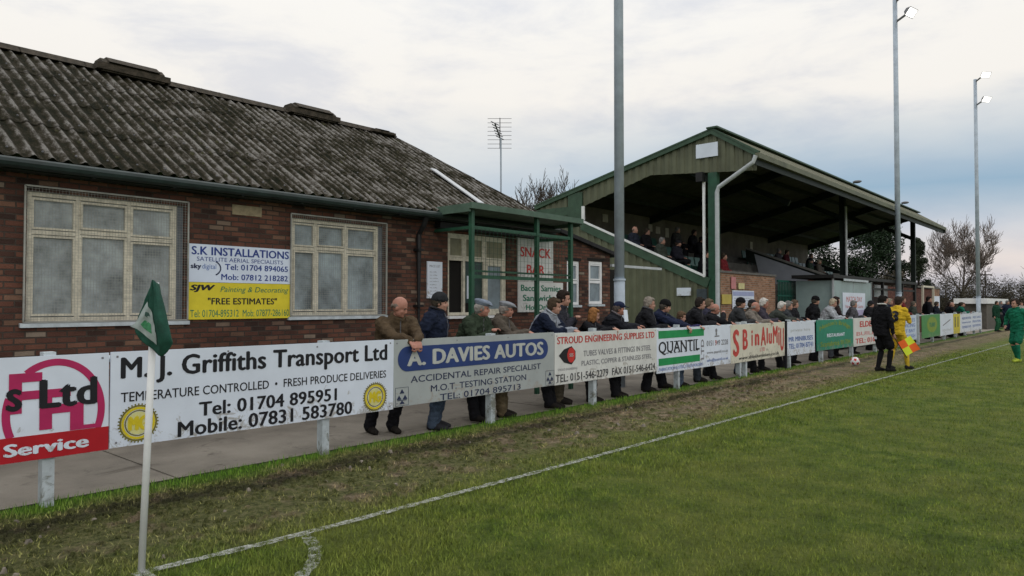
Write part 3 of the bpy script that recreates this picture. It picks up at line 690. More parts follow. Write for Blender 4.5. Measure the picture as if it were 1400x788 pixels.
# roof sheets
def front(u, v, d): return (AX+(FXX-AX)*v, GY-.12+u, roofz(AX+(FXX-AX)*v)+.05+d)
def back(u, v, d): return (AX+(BX-AX)*v, GY-.12+u, roofz(AX+(BX-AX)*v)+.05+d)
b = corrugated(0, GE-GY+.9, lambda u: 0, lambda u: 1.04, front, .33, .04); b2 = corrugated(0, GE-GY+.9, lambda u: 0, lambda u: 1, back, .33, .04)
b.add(b2.v, b2.f); rs = b.build('roof', M_roof2, st, fix=False)
b = MB(); b.beam((AX+.02, GY-.15, AZ+.10), (AX+.02, GE+.8, AZ+.10), .35, .05); b.build('ridge', M_green_trim, rs)
b = MB()
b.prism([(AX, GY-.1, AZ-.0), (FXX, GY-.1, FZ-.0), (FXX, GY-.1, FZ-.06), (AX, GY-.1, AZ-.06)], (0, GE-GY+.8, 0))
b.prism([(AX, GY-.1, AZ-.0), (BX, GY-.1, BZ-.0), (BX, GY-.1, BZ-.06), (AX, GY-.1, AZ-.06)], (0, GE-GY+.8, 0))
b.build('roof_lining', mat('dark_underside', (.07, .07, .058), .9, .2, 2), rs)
b = MB(); b.box(FXX-.02, FXX+.10, GY-.12, GE+.8, FZ-.12, FZ+.03); b.build('gutter', M_clad, rs)
b = MB(); b.box(FXX-.06, FXX-.02, GY-.08, GE+.76, FZ-.30, FZ-.07); b.box(FXX-.06, FXX+.06, GE+.80, GE+.84, FZ-.28, FZ+.02); b.build('fascia', M_steel_dark, rs)
MB().box(FXX-.03, FXX+.12, GE+.85, GE+.9, FZ-.16, FZ+.03).build('gutter_end', M_white, rs)
# steel frames and purlins
b = MB()
for y in (GY+.25, 26.2, 32.5, 38.9, GE-.02):
    b.beam((AX, y, AZ-.22), (FXX-.1, y, FZ-.16), .14, .26); b.beam((AX, y, AZ-.22), (BX, y, BZ-.22), .14, .3); b.beam((AX-1.6, y, roofz(AX-1.6)-.3), (SX, y, 5.3), .12, .2)
for x in (-8.5, -10.6, -11.8, -13, -14.2, -15.4): b.box(x-.05, x+.05, GY+.1, GE+.7, roofz(x)-.2, roofz(x)-.065)
b.build('roof_frame', M_steel_dark, st)
for i, y in enumerate((GY+.06, 32.5, GE-.02)):
    MB().box(SX-.13, SX+.15 if i == 0 else SX+.1, y-.1, y+.1, -.06, 5.55 if i == 0 else 6.62).build('column', M_green_steel if i == 0 else M_steel_dark, st)
MB().tube([(SX+.16, 32.35, 5.8), (SX+.16, 32.35, 1.2)], .05, 8).build('downpipe', M_galv_light, st)
MB().tube([(FXX+.02, GY-.18, FZ-.06), (FXX-.05, GY-.2, FZ-.25), (-9.22, GY-.2, 5.05), (-9.27, GY-.2, 4.9), (-9.27, GY-.2, -.05)], .062, 10).build('downpipe', M_galv_light, st)
# near gable end: pediment, lower cladding, trims
def g_place(u, v, d): return (-u, GY-d, v)
ped_lo = lambda u: 5.45+.27*(u-8.2)/3.4 if u < 11.6 else 5.72-(u-11.6)*.288
b = corrugated(8.14, 14.27, ped_lo, lambda u: roofz(-u)-.01, g_place, .27, .035)
b2 = corrugated(9.6, 14.27, lambda u: -.1, lambda u: slz(-u)-.25, g_place, .27, .035); b.add(b2.v, b2.f)
b2 = corrugated(14.27, 16.3, lambda u: -.1, lambda u: roofz(-u)-.01, g_place, .27, .035); b.add(b2.v, b2.f)
b.build('gable_cladding', M_clad, st, fix=False)
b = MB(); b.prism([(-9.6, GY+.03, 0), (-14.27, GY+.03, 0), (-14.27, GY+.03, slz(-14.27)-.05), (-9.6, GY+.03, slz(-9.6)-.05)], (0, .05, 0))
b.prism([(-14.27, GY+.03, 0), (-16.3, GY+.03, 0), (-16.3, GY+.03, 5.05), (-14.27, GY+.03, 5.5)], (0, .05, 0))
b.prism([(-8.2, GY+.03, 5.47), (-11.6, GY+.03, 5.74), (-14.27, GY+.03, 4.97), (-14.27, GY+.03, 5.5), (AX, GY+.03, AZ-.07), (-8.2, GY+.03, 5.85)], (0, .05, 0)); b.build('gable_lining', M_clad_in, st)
b = MB()
b.beam((AX+.03, GY-.07, AZ+.02), (BX, GY-.07, BZ+.02), .07, .17); b.beam((AX-.03, GY-.072, AZ+.02), (FXX+.06, GY-.072, FZ+.0), .07, .17)
b.beam((-9.62, GY-.055, slz(-9.62)-.16), (-14.27, GY-.055, slz(-14.27)-.16), .03, .30)
b.box(-14.85, -14.25, GY-.075, GY-.04, 4.35, 5.45); b.box(-16.3, -14.85, GY-.062, GY-.04, 4.7, 5.0)
b.build('verge_trim', M_green_trim, st)
b = MB(); b.beam((-9.74, GY-.06, slz(-9.74)), (-14.24, GY-.06, slz(-14.24)), .06, .065); b.box(-14.27, -14.16, GY-.085, GY-.03, 4.47, 4.96); b.box(-9.79, -9.72, GY-.085, GY-.03, slz(-9.74)-.03, 5.3)
b.build('opening_trim', M_white, st)
MB().box(-9.92, -9.70, GY-.26, GY-.08, 5.28, 5.56).build('loudspeaker', M_blackpipe, st)
MB().box(-10.0, -9.3, GY-.075, GY-.04, 6.02, 6.44).build('name_panel', M_board_white, st)
for y in (33.8, 42.5):
    b = MB(); b.tube([(AX+.05, y, AZ+.1), (AX+.05, y, AZ+.22)], .03, 5); b.ell((AX+.2, y, AZ+.27), (.2, .13, .07), 8, 5); b.build('roof_light', M_lampbody, rs)
# back wall, far end, terraces
MB().box(-15.4, -15.3, GY+.09, GE-.2, 0, 5.24).build('rear_wall', M_rear, st)
b = MB()
for k in range(6):
    x0 = -9.75-.92*k; z = 1.75+.42*k
    spans = [(GY+.1, 24.9), (29.8, GE-.1)] if k < 3 else [(GY+.1, GE-.1)]
    for y0, y1 in spans: b.box(x0, x0-.92, y0, y1, 0, z)
b.build('terrace', M_conc, st)
b = MB(); b.box(SX-.02, SX-.22, GY+.35, 24.8, -.06, 2.56); b.build('front_wall', M_brick2, st)
b = MB(); b.box(SX+.02, SX-.26, GY+.33, 24.84, 2.562, 2.63); b.build('coping', M_conc, st)
MB().prism([(SX-.02, 27.5, -.06), (SX-.02, 31.3, -.06), (SX-.02, 31.3, 2.62), (SX-.02, 29.3, 2.62), (SX-.02, 27.9, 1.0)], (-.25, 0, 0)).build('front_wall', M_brick2, st)
MB().prism([(SX+.02, 27.75, .82), (SX+.02, 29.28, 2.66), (SX+.02, 28.95, 2.66), (SX+.02, 27.42, .82)], (-.3, 0, 0)).build('stair_string', M_brick3, st)
b = MB(); b.box(SX-.02, SX-.22, 31.35, GE+.1, -.06, 2.5); b.build('front_wall', M_brick3, st)
b = MB(); b.prism([(-9.6, 29.72, 2.45), (-12.0, 29.72, 2.45), (-12.3, 29.72, 3.75), (-9.6, 29.72, 2.72)], (0, .07, 0)); b.build('stair_wall', M_greywall, st)
b = MB(); b.prism([(-9.6, 31.9, 2.3), (-13.6, 31.9, 3.6), (-13.6, 31.9, 4.15), (-9.6, 31.9, 2.62)], (0, .08, 0)); b.build('stair_parapet', M_steel_dark, st)
b = MB(); b.beam((-9.55, 31.9, 2.66), (-13.6, 31.9, 4.2), .12, .08); b.build('handrail', mat('worn_grey_rail', (.2, .2, .185), .7, .1), st)
b = MB(); b.beam((-9.6, GE-.1, 2.9), (-15.8, GE-.1, 5.0-.3), .06, .06); b.prism([(-9.6, GE-.1, 1.5), (-15.8, GE-.1, 4.2), (-15.8, GE-.1, 4.6), (-9.6, GE-.1, 2.0)], (0, .06, 0)); b.build('end_rail', M_steel_dark, st)
b = MB()
for z in (1.9, 2.42): b.box(SX+.0, SX+.05, 24.9, 28.5, z-.03, z+.03)
for i in range(25): b.box(SX+.01, SX+.04, 24.95+.146*i, 24.98+.146*i, .95, 2.42)
b.build('gate', mat('teal_green_gate', (.012, .085, .062), .45, .12), st)
MB().box(SX-2.9, SX-2.8, 24.9, 29.7, 0, 2.9).build('stair_shade_sheet', M_dark, st)  # near-black sheet: shade within the stair gap put into colour
# seats: one shell shape shared by every seat
sb = MB()
sb.prism([(.0, -.2, .40), (-.36, -.2, .38), (-.42, -.2, .74), (-.46, -.2, .73), (-.40, -.2, .335), (.0, -.2, .36)], (0, .4, 0))
sb.box(-.25, -.2, -.02, .02, 0, .36)
seat_me = sb.mesh('seat', (0, 0, 0), [M_seat])
ns = 0
for k in range(1, 5):
    for i in range(24):
        if ns >= 100: break
        y = GY+.45+.5*i if i < 9 else 31.9+.9+.5*(i-9)
        if 24.9 < y < 29.8 and k < 3: continue
        o = bpy.data.objects.new('seat', seat_me); COL.objects.link(o); o.parent = st
        o.location = Vector((-9.75-.92*k-.25, y, 1.75+.42*k))-wloc(st); ns += 1
# notices in and on the stand
def flat_x(name, x, y0, y1, z0, z1, m, label, cat='notice', group=None):
    return tag(MB().box(x, x+.02, y0, y1, z0, z1).build(name, m, None, (x, (y0+y1)/2, z0)), label, cat, group)
for i, (y, z, w, hh) in enumerate(((22.6, 4.75, .35, .3), (26.0, 4.65, .3, .3), (26.6, 4.6, .35, .3), (27.4, 4.5, .3, .4), (32.4, 4.5, .25, .4), (36.4, 4.4, .3, .5), (41.2, 4.4, .7, .3))):
    flat_x('rear_notice', -15.29, y, y+w, z, z+hh, mat('faded_notice', (.42, .40, .33), .6, .15, 5), 'faded paper notice high on the dark rear wall of the grandstand', 'notice', 'notices on the rear wall of the stand')
def flat_y(name, x0, x1, z0, z1, m, label, cat='notice'):
    return tag(MB().box(x0, x1, GY-.075, GY-.045, z0, z1).build(name, m, None, ((x0+x1)/2, GY-.075, z0)), label, cat)
flat_y('notice', -10.67, -10.2, 1.86, 2.1, M_board_white, 'small white notice on the olive cladding under the sloping trim')
flat_y('notice', -10.0, -9.68, 1.72, 2.06, mat('dark_poster', (.05, .065, .075), .4, .2), 'dark poster on the cladding next to the green corner column')
s = flat_x('notice', SX+.005, 21.2, 22.85, 1.45, 2.03, M_board_white, 'white notice with blue header on the orange brick wall')
b = MB().box(SX+.026, SX+.028, 21.22, 22.83, 1.86, 2.0); b.build('header_strip', mat('lavender_header', (.32, .36, .55), .5, .05), s)
for i in range(5): text(s, 'GROUND RULES FOR SPECTATORS'[:22+i], SX+.028, 21.3, 22.6, 1.77-.075*i, 1.80-.075*i, M_grey_ink)
flat_x('notice', SX+.005, 20.45, 21.12, 1.6, 1.9, mat('faded_yellow_notice', (.45, .36, .08), .5, .08), 'faded yellow notice at the column end of the brick wall')
flat_x('notice', SX+.005, 21.12, 21.45, 2.08, 2.45, mat('pink_notice', (.5, .2, .2), .5, .1), 'small pink notice high on the orange brick wall')
flat_x('notice', SX+.005, 21.66, 22.1, 2.08, 2.27, mat('pale_yellow_notice', (.55, .5, .25), .5, .1), 'small pale yellow notice beside the pink one')
s = flat_x('green_board', SX+.005, 29.8, 31.25, 1.0, 1.95, mat('green_board_paint', (.012, .10, .06), .5, .1), 'plain green board on brick behind the black coated man', 'board')

# ------------------------------------------------------------------ team shelter beside the stand
sh = thing('team_shelter', (-8.0, 31.5, -.06), 'black framed team shelter with grey green panelled end bay', 'shelter')
MB().box(-9.35, -7.9, 25.9, 38.4, 2.52, 2.64).build('roof', M_timber_black, sh)
MB().box(-7.898, -7.88, 27.0, 30.1, 2.44, 2.52).build('roof_edge', M_white_dirty, sh)
b = MB(); b.box(-8.02, -7.98, 26.2, 30.8, .1, 2.44); b.box(-9.3, -8.02, 26.2, 26.24, .1, 2.44); b.build('side_panel', M_teal_panel, sh)
b = MB()
for y in (26.15, 28.5, 30.85): b.box(-8.03, -7.97, y-.02, y+.02, .0, 2.5)
b.build('panel_frame', M_galv_light, sh)
for y in (30.95, 32.6, 35.9, 38.3): MB().box(-8.05, -7.95, y-.06, y+.06, -.06, 2.52).build('post', M_timber_black, sh)
b = MB(); b.box(-8.03, -7.97, 31, 38.3, 2.18, 2.26); b.build('crossbar', M_timber_black, sh)
MB().box(-9.36, -9.31, 30.9, 38.3, -.05, 1.9).build('back_panel', mat('brown_back_panel', (.035, .018, .014), .7, .2), sh)
s = tag(MB().box(-7.97, -7.955, 27.1, 29.9, 1.12, 2.02).build('poster', M_board_white, None, (-7.97, 28.5, 1.12)), 'large white poster with red print on the shelter panel', 'poster')
text(s, 'MATCH DAY', -7.952, 27.5, 29.5, 1.68, 1.88, M_pink_ink, .01); text(s, 'Next Home Game', -7.952, 27.4, 29.6, 1.45, 1.58, M_pink_ink); MB().box(-7.954, -7.95, 28.0, 29.85, 1.16, 1.38).build('tint_panel', mat('lavender_tint', (.45, .42, .6), .5, .05), s)
tag(MB().box(-8.3, -8.28, 32.5, 34.6, 1.9, 2.42).build('clear_screen', mat('pale_perspex', (.30, .34, .34), .2, .1), None, (-8.3, 33.5, 1.9)), 'pale perspex screen inside the open shelter bay', 'screen')
kb = thing('brick_store', (SX, 49, -.06), 'small dark red brick store with a lighter brick pier past the stand', 'building')
MB().box(SX, SX-3, 45.9, 50.2, -.1, 2.5).build('wall', M_brick3, kb)
MB().box(SX+.06, SX-3.05, 50.2, 52.0, -.1, 2.55).build('pier', M_brick2, kb)
MB().box(SX+.1, SX-3.1, 45.85, 52.1, 2.553, 2.65).build('flat_roof', M_conc, kb)
flat_x('notice', SX+.065, 50.3, 51.9, 1.35, 2.1, M_board_white, 'white notice fixed on the pale brick pier of the store')

# ------------------------------------------------------------------ perimeter fence and advertising boards
fence = thing('perimeter_fence', (FX, 1.8, 0), 'white concrete posts and rail running along the touchline behind the boards', 'fence')
PYS = [-.9, 1.82, 4.39, 7.01, 9.4, 12.17, 14.95, 15.25, 17.9, 20.34, 23.1, 25.7, 28.4, 31.9, 34.5, 37, 39.6, 42.2, 44.8, 46.9]
b0 = MB()
for y in PYS:
    w = .03 if abs(y-12.17) < .1 else .043
    p = MB(); p.box(FX-.05, FX+.05, y-w, y+w, -.25, 1.215+.01*math.sin(y*7)); p.build('post', M_white_dirty, fence)
b0.tube([(FX-.09, -3, 1.13), (FX-.09, 47, 1.13)], .03, 8); b0.build('rail', M_white_dirty, fence)
stains(M_brick, .585, (.052, .038, .032), .9); stains(M_brick, .66, (.20, .165, .14), 3.3); stains(M_clad, .62, (.05, .058, .035), 1.1); stains(M_cream, .60, (.30, .27, .19), 9); stains(M_galv, .66, (.22, .20, .17), 3)
BX0 = FX+.054
SPL = set()
def board(y0, y1, z0, z1, m, label, lean=0):
    if m not in (M_board_white, M_board_warm, M_board_grey) and m.name not in SPL: SPL.add(m.name); stains(m, .63, (.25, .24, .2), 7, 1.0, .5)
    o = MB().box(BX0, BX0+.018, y0, y1, z0, z1).build('advertising_board', m, None, (BX0, (y0+y1)/2, z0))
    b = MB(); k = max(2, int((y1-y0)/.9))
    for i in range(k+1):
        y = y0+.05+(y1-y0-.1)*i/k
        for z in (z0+.04, z1-.04): b.box(BX0+.018, BX0+.021, y-.008, y+.008, z-.008, z+.008)
    b.build('screw', M_grey_ink, o)
    o.rotation_euler = (R(.22*math.sin(y0*5.3)), R(.5*math.sin(y0*3.1)), 0)
    return tag(o, label, 'advertising board')
X1 = BX0+.0205; X2 = X1+.002; X3 = X2+.002
# 1
s = board(-.80, 2.25, .375, 1.186, M_board_white, 'leftmost board with a crimson ring logo and a red strip')
for a0, a1 in ((-25, 127), (160, 205)):
    b = MB(); ring_poly(b, X1, 1.86, .735, .36, .425, .055, 48, a0, a1); b.build('ring', M_maroon, s, fix=False)
b = MB()
for y0, y1, z0, z1 in ((1.545, 1.63, .75, 1.06), (1.63, 1.765, .99, 1.06), (1.63, 1.965, .853, .92), (1.748, 1.835, .605, .853), (1.835, 1.962, .725, .795), (1.962, 2.06, .575, .797), (2.06, 2.18, .575, .608)):
    b.box(X1, X1+.002, y0, y1, z0, z1)
b.build('monogram', M_maroon, s)
MB().box(X1, X1+.003, -.79, 2.248, .378, .572).build('strip', M_strip_red, s)
text(s, 's', X3, 1.525, 1.632, .77, .945, M_black, .022); text(s, 'Ltd', X3, 1.745, 2.16, .77, 1.0, M_black, .024)
text(s, 'Service', X3+.002, 1.512, 2.10, .425, .525, M_board_white, .03)
# 2
s = board(2.258, 5.285, .385, 1.192, M_board_white, 'white haulage board with bold black lettering and two yellow crests')
text(s, 'M. J. Griffiths Transport Ltd', X1, 2.335, 5.19, .905, 1.145, M_black, .02)
text(s, 'TEMPERATURE CONTROLLED  •  FRESH PRODUCE DELIVERIES', X1, 2.34, 5.175, .762, .845, M_black, .006)
text(s, 'Tel: 01704 895951', X1, 3.01, 4.51, .565, .698, M_black, .018); text(s, 'Mobile: 07831 583780', X1, 2.82, 4.71, .40, .54, M_black, .018)
for cy, cz in ((2.485, .572), (5.022, .553)):
    b = MB(); ring_poly(b, X1, cy, cz, .155, .155, .014); ring_poly(b, X1, cy, cz, .112, .112, .01)
    for k in range(36):
        a = 2*math.pi*k/36; b.box(X1, X1+.001, cy+.162*math.cos(a)-.006, cy+.162*math.cos(a)+.006, cz+.162*math.sin(a)-.006, cz+.162*math.sin(a)+.006)
    b.build('crest_ring', mat('crest_olive', (.16, .14, .02), .5, .1), s, fix=False)
    b = MB(); ring_poly(b, X1, cy, cz, .139, .139, .022); b.build('crest', M_yellow_ink, s, fix=False); b = MB(); disc(b, X1, cy, cz, .098, .098); b.build('crest_field', mat('pale_yellow_field', (.62, .60, .25), .45, .1), s, fix=False)
    text(s, 'MG', X2, cy-.085, cy+.085, cz-.065, cz+.065, M_yellow_ink, .06)
# 3
s = board(5.292, 8.318, .40, 1.182, M_board_grey, 'pale grey garage board with a long navy pill behind the name')
b = MB()
P = []
for k in range(17): a = R(90+180*k/16); P.append((5.50+.147*math.cos(a), .952+.147*math.sin(a)))
for k in range(17): a = R(-90+180*k/16); P.append((8.02+.147*math.cos(a), .952+.147*math.sin(a)))
shape(s, 'pill', P, X1, mat('pill_navy', (.022, .045, .16), .4, .06), .002)
text(s, 'A. DAVIES AUTOS', X3, 5.49, 8.06, .862, 1.055, M_pale_ink, .03)
text(s, 'ACCIDENTAL REPAIR SPECIALIST', X1, 5.55, 8.0, .665, .745, M_navy_ink, .004); text(s, 'M.O.T. TESTING STATION', X1, 5.87, 7.67, .53, .61, M_navy_ink, .004); text(s, 'TEL: 01704 895713', X1, 6.02, 7.55, .408, .488, M_navy_ink, .004)
for cy in (5.415, 8.21):
    b = MB(); b.box(X1, X1+.001, cy-.10, cy+.10, .41, .414); b.box(X1, X1+.001, cy-.10, cy+.10, .62, .624); b.box(X1, X1+.001, cy-.10, cy-.096, .414, .62); b.box(X1, X1+.001, cy+.096, cy+.10, .414, .62)
    for dy, dz in ((0, .575), (-.045, .505), (.045, .505)):
        b.prism([(X1, cy+dy-.035, dz-.022), (X1, cy+dy+.035, dz-.022), (X1, cy+dy, dz+.03)], (.002, 0, 0))
    b.box(X1, X1+.001, cy-.07, cy+.07, .47, .478); b.prism([(X1, cy-.04, .43), (X1, cy+.04, .43), (X1, cy, .472)], (.002, 0, 0)); b.build('emblem', M_navy_ink, s)
# 4
s = board(8.325, 11.30, .395, 1.166, M_board_warm, 'off-white engineering board with a faded red heading and dark oval badge')
M_fred = mat('faded_red', (.48, .06, .05), .6, .15, 8)
text(s, 'STROUD ENGINEERING SUPPLIES LTD', X1, 8.38, 11.22, 1.0, 1.11, M_fred, .02)
text(s, 'TUBES VALVES & FITTINGS IN STEEL', X1, 9.05, 11.1, .785, .875, M_grey_ink, .01); text(s, 'PLASTIC, COPPER & STAINLESS STEEL', X1, 9.0, 11.12, .63, .72, M_grey_ink, .01); text(s, 'TEL: 0151-546-2279  FAX 0151-546-6424', X1, 8.35, 11.24, .43, .55, mat('dark_grey_ink', (.045, .045, .05), .5, .1), .014)
b = MB(); b.prism([(X1, 8.42, .83), (X1, 8.55, .92), (X1, 8.74, .96), (X1, 8.84, .88), (X1, 8.84, .76), (X1, 8.74, .68), (X1, 8.55, .72)], (.001, 0, 0)); b.build('badge', M_black, s)
b = MB(); disc(b, X2, 8.73, .825, .1, .115, 24); b.build('badge_spot', M_red_ink, s, fix=False); text(s, 'SES', X3, 8.68, 8.78, .80, .85, M_pale_ink, .02)
text(s, 'STROUD ENGINEERING', X1, 8.40, 8.89, .60, .635, M_grey_ink)
# 5
s = board(11.306, 14.395, .345, 1.158, M_board_white, 'white board with two green bars and a tall black serif name')
b = MB(); b.box(X1, X1+.001, 11.37, 13.16, .972, 1.112); b.box(X1, X1+.001, 11.37, 12.98, .48, .61); b.build('bar', M_green_ink, s)
text(s, 'QUANTIL', X1, 11.37, 12.97, .665, .915, M_black, .012)
b = MB()                                                      # serifs and heavy stems
for y in (11.69, 11.83, 11.98, 12.12, 12.22, 12.40, 12.62, 12.75, 12.86):
    for z in (.70, .905): b.box(X2, X2+.001, y-.04, y+.04, z-.008, z+.008)
b.build('serif', M_black, s)
text(s, 'LTD', X1, 0, 1, 0, 1, M_grey_ink, .015, fn=lambda y, z: (13.16-.13*z, .5+.40*y))
text(s, 'FABRICATION & STEEL STOCKHOLDERS', X1, 11.38, 13.1, .385, .44, M_blue_soft, .01)
text(s, '0151 549 2228', X1, 13.28, 14.27, .755, .865, M_grey_ink, .015); text(s, 'www.quantil.co.uk', X1, 13.28, 14.27, .58, .655, M_grey_ink, .008); text(s, 'sales@quantil.co.uk', X1, 13.28, 14.27, .425, .50, M_blue_soft, .008)
b = MB(); disc(b, X1, 13.72, 1.06, .05, .04, 12); b.box(X1, X1+.001, 13.69, 13.75, .96, 1.02); b.box(X1, X1+.001, 13.64, 13.86, .93, .955); b.build('emblem', M_grey_ink, s)
text(s, '9', X2, 13.66, 13.73, .755, .865, M_pink_ink, .02)
# 6
s = board(14.402, 17.48, .335, 1.16, mat('cream_board', (.60, .58, .48), .45, .07, 2), 'cream board with large uneven red hand-cut letters')
for ch, y0, y1, z0, z1 in (('S', 14.5, 14.83, .47, 1.06), ('B', 15.0, 15.28, .6, 1.05), ('i', 15.47, 15.55, .66, 1.02), ('n', 15.66, 15.92, .66, .93), ('A', 16.0, 16.3, .64, 1.08), ('l', 16.34, 16.42, .68, 1.05), ('u', 16.46, 16.66, .66, .92), ('M', 16.72, 17.02, .66, 1.08), ('i', 17.06, 17.14, .6, 1.05), ('U', 17.18, 17.42, .46, 1.02)):
    text(s, ch, X1, y0, y1, z0, z1, M_fred, .03)
text(s, 'LTD', X1, 15.95, 16.25, .52, .6, M_pink_ink, .02); text(s, 'www.sbinaluminium.co.uk', X1, 14.8, 17.1, .39, .465, M_black, .012)
MB().box(X1-.02, X1+.03, 17.50, 17.56, -.02, 1.19).build('edge_bar', M_black, s)
# 7
s = board(17.66, 19.65, .315, 1.152, M_board_white, 'white board with two lines of blue capitals beside the cream board')
text(s, 'MR MINIBUSES', X1, 17.75, 19.5, .66, .78, M_blue_soft, .02); text(s, 'TEL: 01704 87741', X1, 17.75, 19.5, .48, .61, M_blue_soft, .02); text(s, 'private hire', X1, 17.9, 19.3, .88, .98, M_pale_ink)
# 8
s = board(19.82, 23.08, .325, 1.16, mat('teal_green_board', (.012, .20, .125), .45, .07), 'bright green board with arched yellow lettering')
text(s, 'Heaton\'s Bridge', X1, 20.05, 22.8, 0, .17, M_olive_ink, .02, fn=lambda y, z: (y, z+.80+.17*(1-((y-21.42)/1.45)**2)))
text(s, 'RESTAURANT', X1, 20.65, 22.25, .67, .77, M_board_white, .03); text(s, 'Scarisbrick 01704', X1, 20.1, 22.8, .42, .56, M_olive_ink, .02)
# 9
s = board(23.09, 27.4, .30, 1.165, M_board_warm, 'off-white board with red capitals right of the bright green one')
text(s, 'ELDER & CO', X1, 23.75, 27.0, .88, 1.07, M_fred, .03); text(s, 'BUILDERS', X1, 23.4, 27.0, .62, .74, M_pink_ink, .01); text(s, 'TEL: 01695 722', X1, 23.3, 27.1, .38, .54, M_fred, .02)
# 10
s = board(27.5, 31.35, .22, 1.17, mat('pale_blue_board', (.50, .58, .70), .4, .05), 'pale blue board partly behind the yellow player')
for i in range(4): text(s, ('CAR SALES', 'SERVICING', 'MOT BAY', 'BURSCOUGH')[i], X1, 28.7, 31.1, .92-.2*i, 1.05-.2*i, M_blue_soft, .01)
# 11
s = board(32.3, 35.8, .22, 1.16, mat('mid_green_board', (.05, .22, .06), .45, .1), 'green board with a yellow disc past the yellow player')
b = MB(); disc(b, X1, 34.2, .74, 1.0, .33, 24); b.build('disc', M_olive_ink, s, fix=False); text(s, 'TURF', X2, 33.6, 34.8, .64, .82, M_teal_ink, .03)
# 12
s = board(35.82, 38.8, .2, 1.15, M_board_white, 'white board with a slanting dark line between green and yellow boards')
b = MB(); b.prism([(X1, 36.4, .62), (X1, 38.1, .86), (X1, 38.1, .91), (X1, 36.4, .67)], (.001, 0, 0)); b.build('stroke', M_grey_ink, s); text(s, 'ROOFING', X1, 36.3, 38.3, .38, .48, M_pale_ink)
# 13
s = board(38.82, 40.45, .2, 1.13, mat('bright_yellow_board', (.55, .46, .03), .45, .06), 'narrow yellow board with two dark upright bars')
b = MB(); b.box(X1, X1+.001, 39.1, 39.3, .5, 1.0); b.box(X1, X1+.001, 39.8, 40.0, .5, 1.0); b.build('bar', M_navy_ink, s)
# 14
s = board(40.47, 46.95, .2, 1.12, mat('white_blue_board', (.60, .64, .72), .4, .05), 'long pale board with blue lettering at the far end of the fence')
for i in range(3): text(s, ('MARTIN LANE MOTORS', 'bodywork and paint', 'ORMSKIRK 01695')[i], X1, 41, 43.5, .84-.22*i, .96-.22*i, M_blue_soft, .01); text(s, ('WEST LANCS', 'PRINTERS', 'SKELMERSDALE')[i], X1, 44, 46.6, .84-.22*i, .96-.22*i, M_blue_soft, .01)

# ------------------------------------------------------------------ corner flag
cf = thing('corner_flag', (-4.48, 1.745, 0), 'white corner flag pole with a folded dark green flag in the foreground', 'corner flag')
bt, tp = Vector((-4.48, 1.742, -.02)), Vector((-4.432, 1.786, 1.73))
MB().tube([bt, tp], .0205, 12).build('pole', M_white, cf, smooth=True)
# flag: hangs from the pole and folds back on itself
ux = Vector((.75, .66, 0)); un = Vector((.66, -.75, 0))
def fp(px, py, dn=0):   # metres right of / above the pole's top, and towards the pitch
    return tp+ux*px+Vector((0, 0, py))+un*dn
M_flag = mat('dark_green_cloth', (.010, .066, .044), .75, .2, 12, .2, 80); M_flagw = mat('white_flag_print', (.30, .35, .34), .75, .12, 20)
OUT = [[(-.006, .012, .03), (-.04, -.11, .04), (-.085, -.22, .045), (-.108, -.275, .03)],
       [(.002, .015, .045), (-.01, -.13, .055), (-.05, -.26, .05), (-.075, -.335, .04)],
       [(.008, .013, .05), (.022, -.14, .06), (.015, -.28, .055), (.0, -.39, .05)],
       [(.014, .012, .05), (.05, -.15, .085), (.075, -.30, .10), (.072, -.44, .06)],
       [(.022, .0, .03), (.078, -.16, .05), (.125, -.32, .06), (.126, -.375, .045)],
       [(.015, -.01, -.02), (.05, -.14, -.01), (.09, -.30, .0), (.11, -.35, .02)]]
def cat(p, t):
    n = len(p)-1; i = min(int(t*n), n-1); f = t*n-i
    q = [Vector(p[max(0, min(n, i+k))]) for k in (-1, 0, 1, 2)]
    return .5*((2*q[1])+(q[2]-q[0])*f+(2*q[0]-5*q[1]+4*q[2]-q[3])*f*f+(-q[0]+3*q[1]-3*q[2]+q[3])*f**3)
b = MB(); NU, NV = 24, 22
for i in range(NU+1):
    col = [cat([OUT[k][j] for k in range(len(OUT))], i/NU) for j in range(4)]
    for j in range(NV+1):
        p = cat(col, j/NV); b.v.append(tuple(fp(p.x, p.y, p.z+.005*math.sin(i*1.1+j*.25)+.010*noise.noise((i*.28, j*.22, 2))+.005*noise.noise((i*.7, j*.5, 7)))))
for i in range(NU):
    for j in range(NV): b.f.append((i*(NV+1)+j, (i+1)*(NV+1)+j, (i+1)*(NV+1)+j+1, i*(NV+1)+j+1)); b.m.append(0)
fl = b.build('flag', M_flag, cf, smooth=True)
so_ = fl.modifiers.new('thick', 'SOLIDIFY'); so_.thickness = .004
tree_f = BVHTree.FromPolygons([Vector(q) for q in b.v], b.f)
def drape(poly, name, m, up=.004):
    bb = MB(); bm = bmesh.new(); vs = [bm.verts.new((p[0], p[1], 0)) for p in poly]; bm.faces.new(vs)
    bmesh.ops.triangulate(bm, faces=bm.faces); bmesh.ops.subdivide_edges(bm, edges=bm.edges, cuts=6, use_grid_fill=True); bmesh.ops.triangulate(bm, faces=bm.faces)
    bm.verts.ensure_lookup_table(); vv = []
    for q in bm.verts:
        o_ = fp(q.co.x, q.co.y, .6); hit = tree_f.ray_cast(o_, -un); vv.append((hit[0] if hit[0] else fp(q.co.x, q.co.y, .08))+un*up)
    bb.add(vv, [[q.index for q in f.verts] for f in bm.faces]); bm.free()
    return bb.build(name, m, fl, smooth=True)
drape([(-.103, -.262), (-.025, -.115), (.012, -.18), (.052, -.31), (.046, -.372)], 'printed_panel', M_flagw, .006)
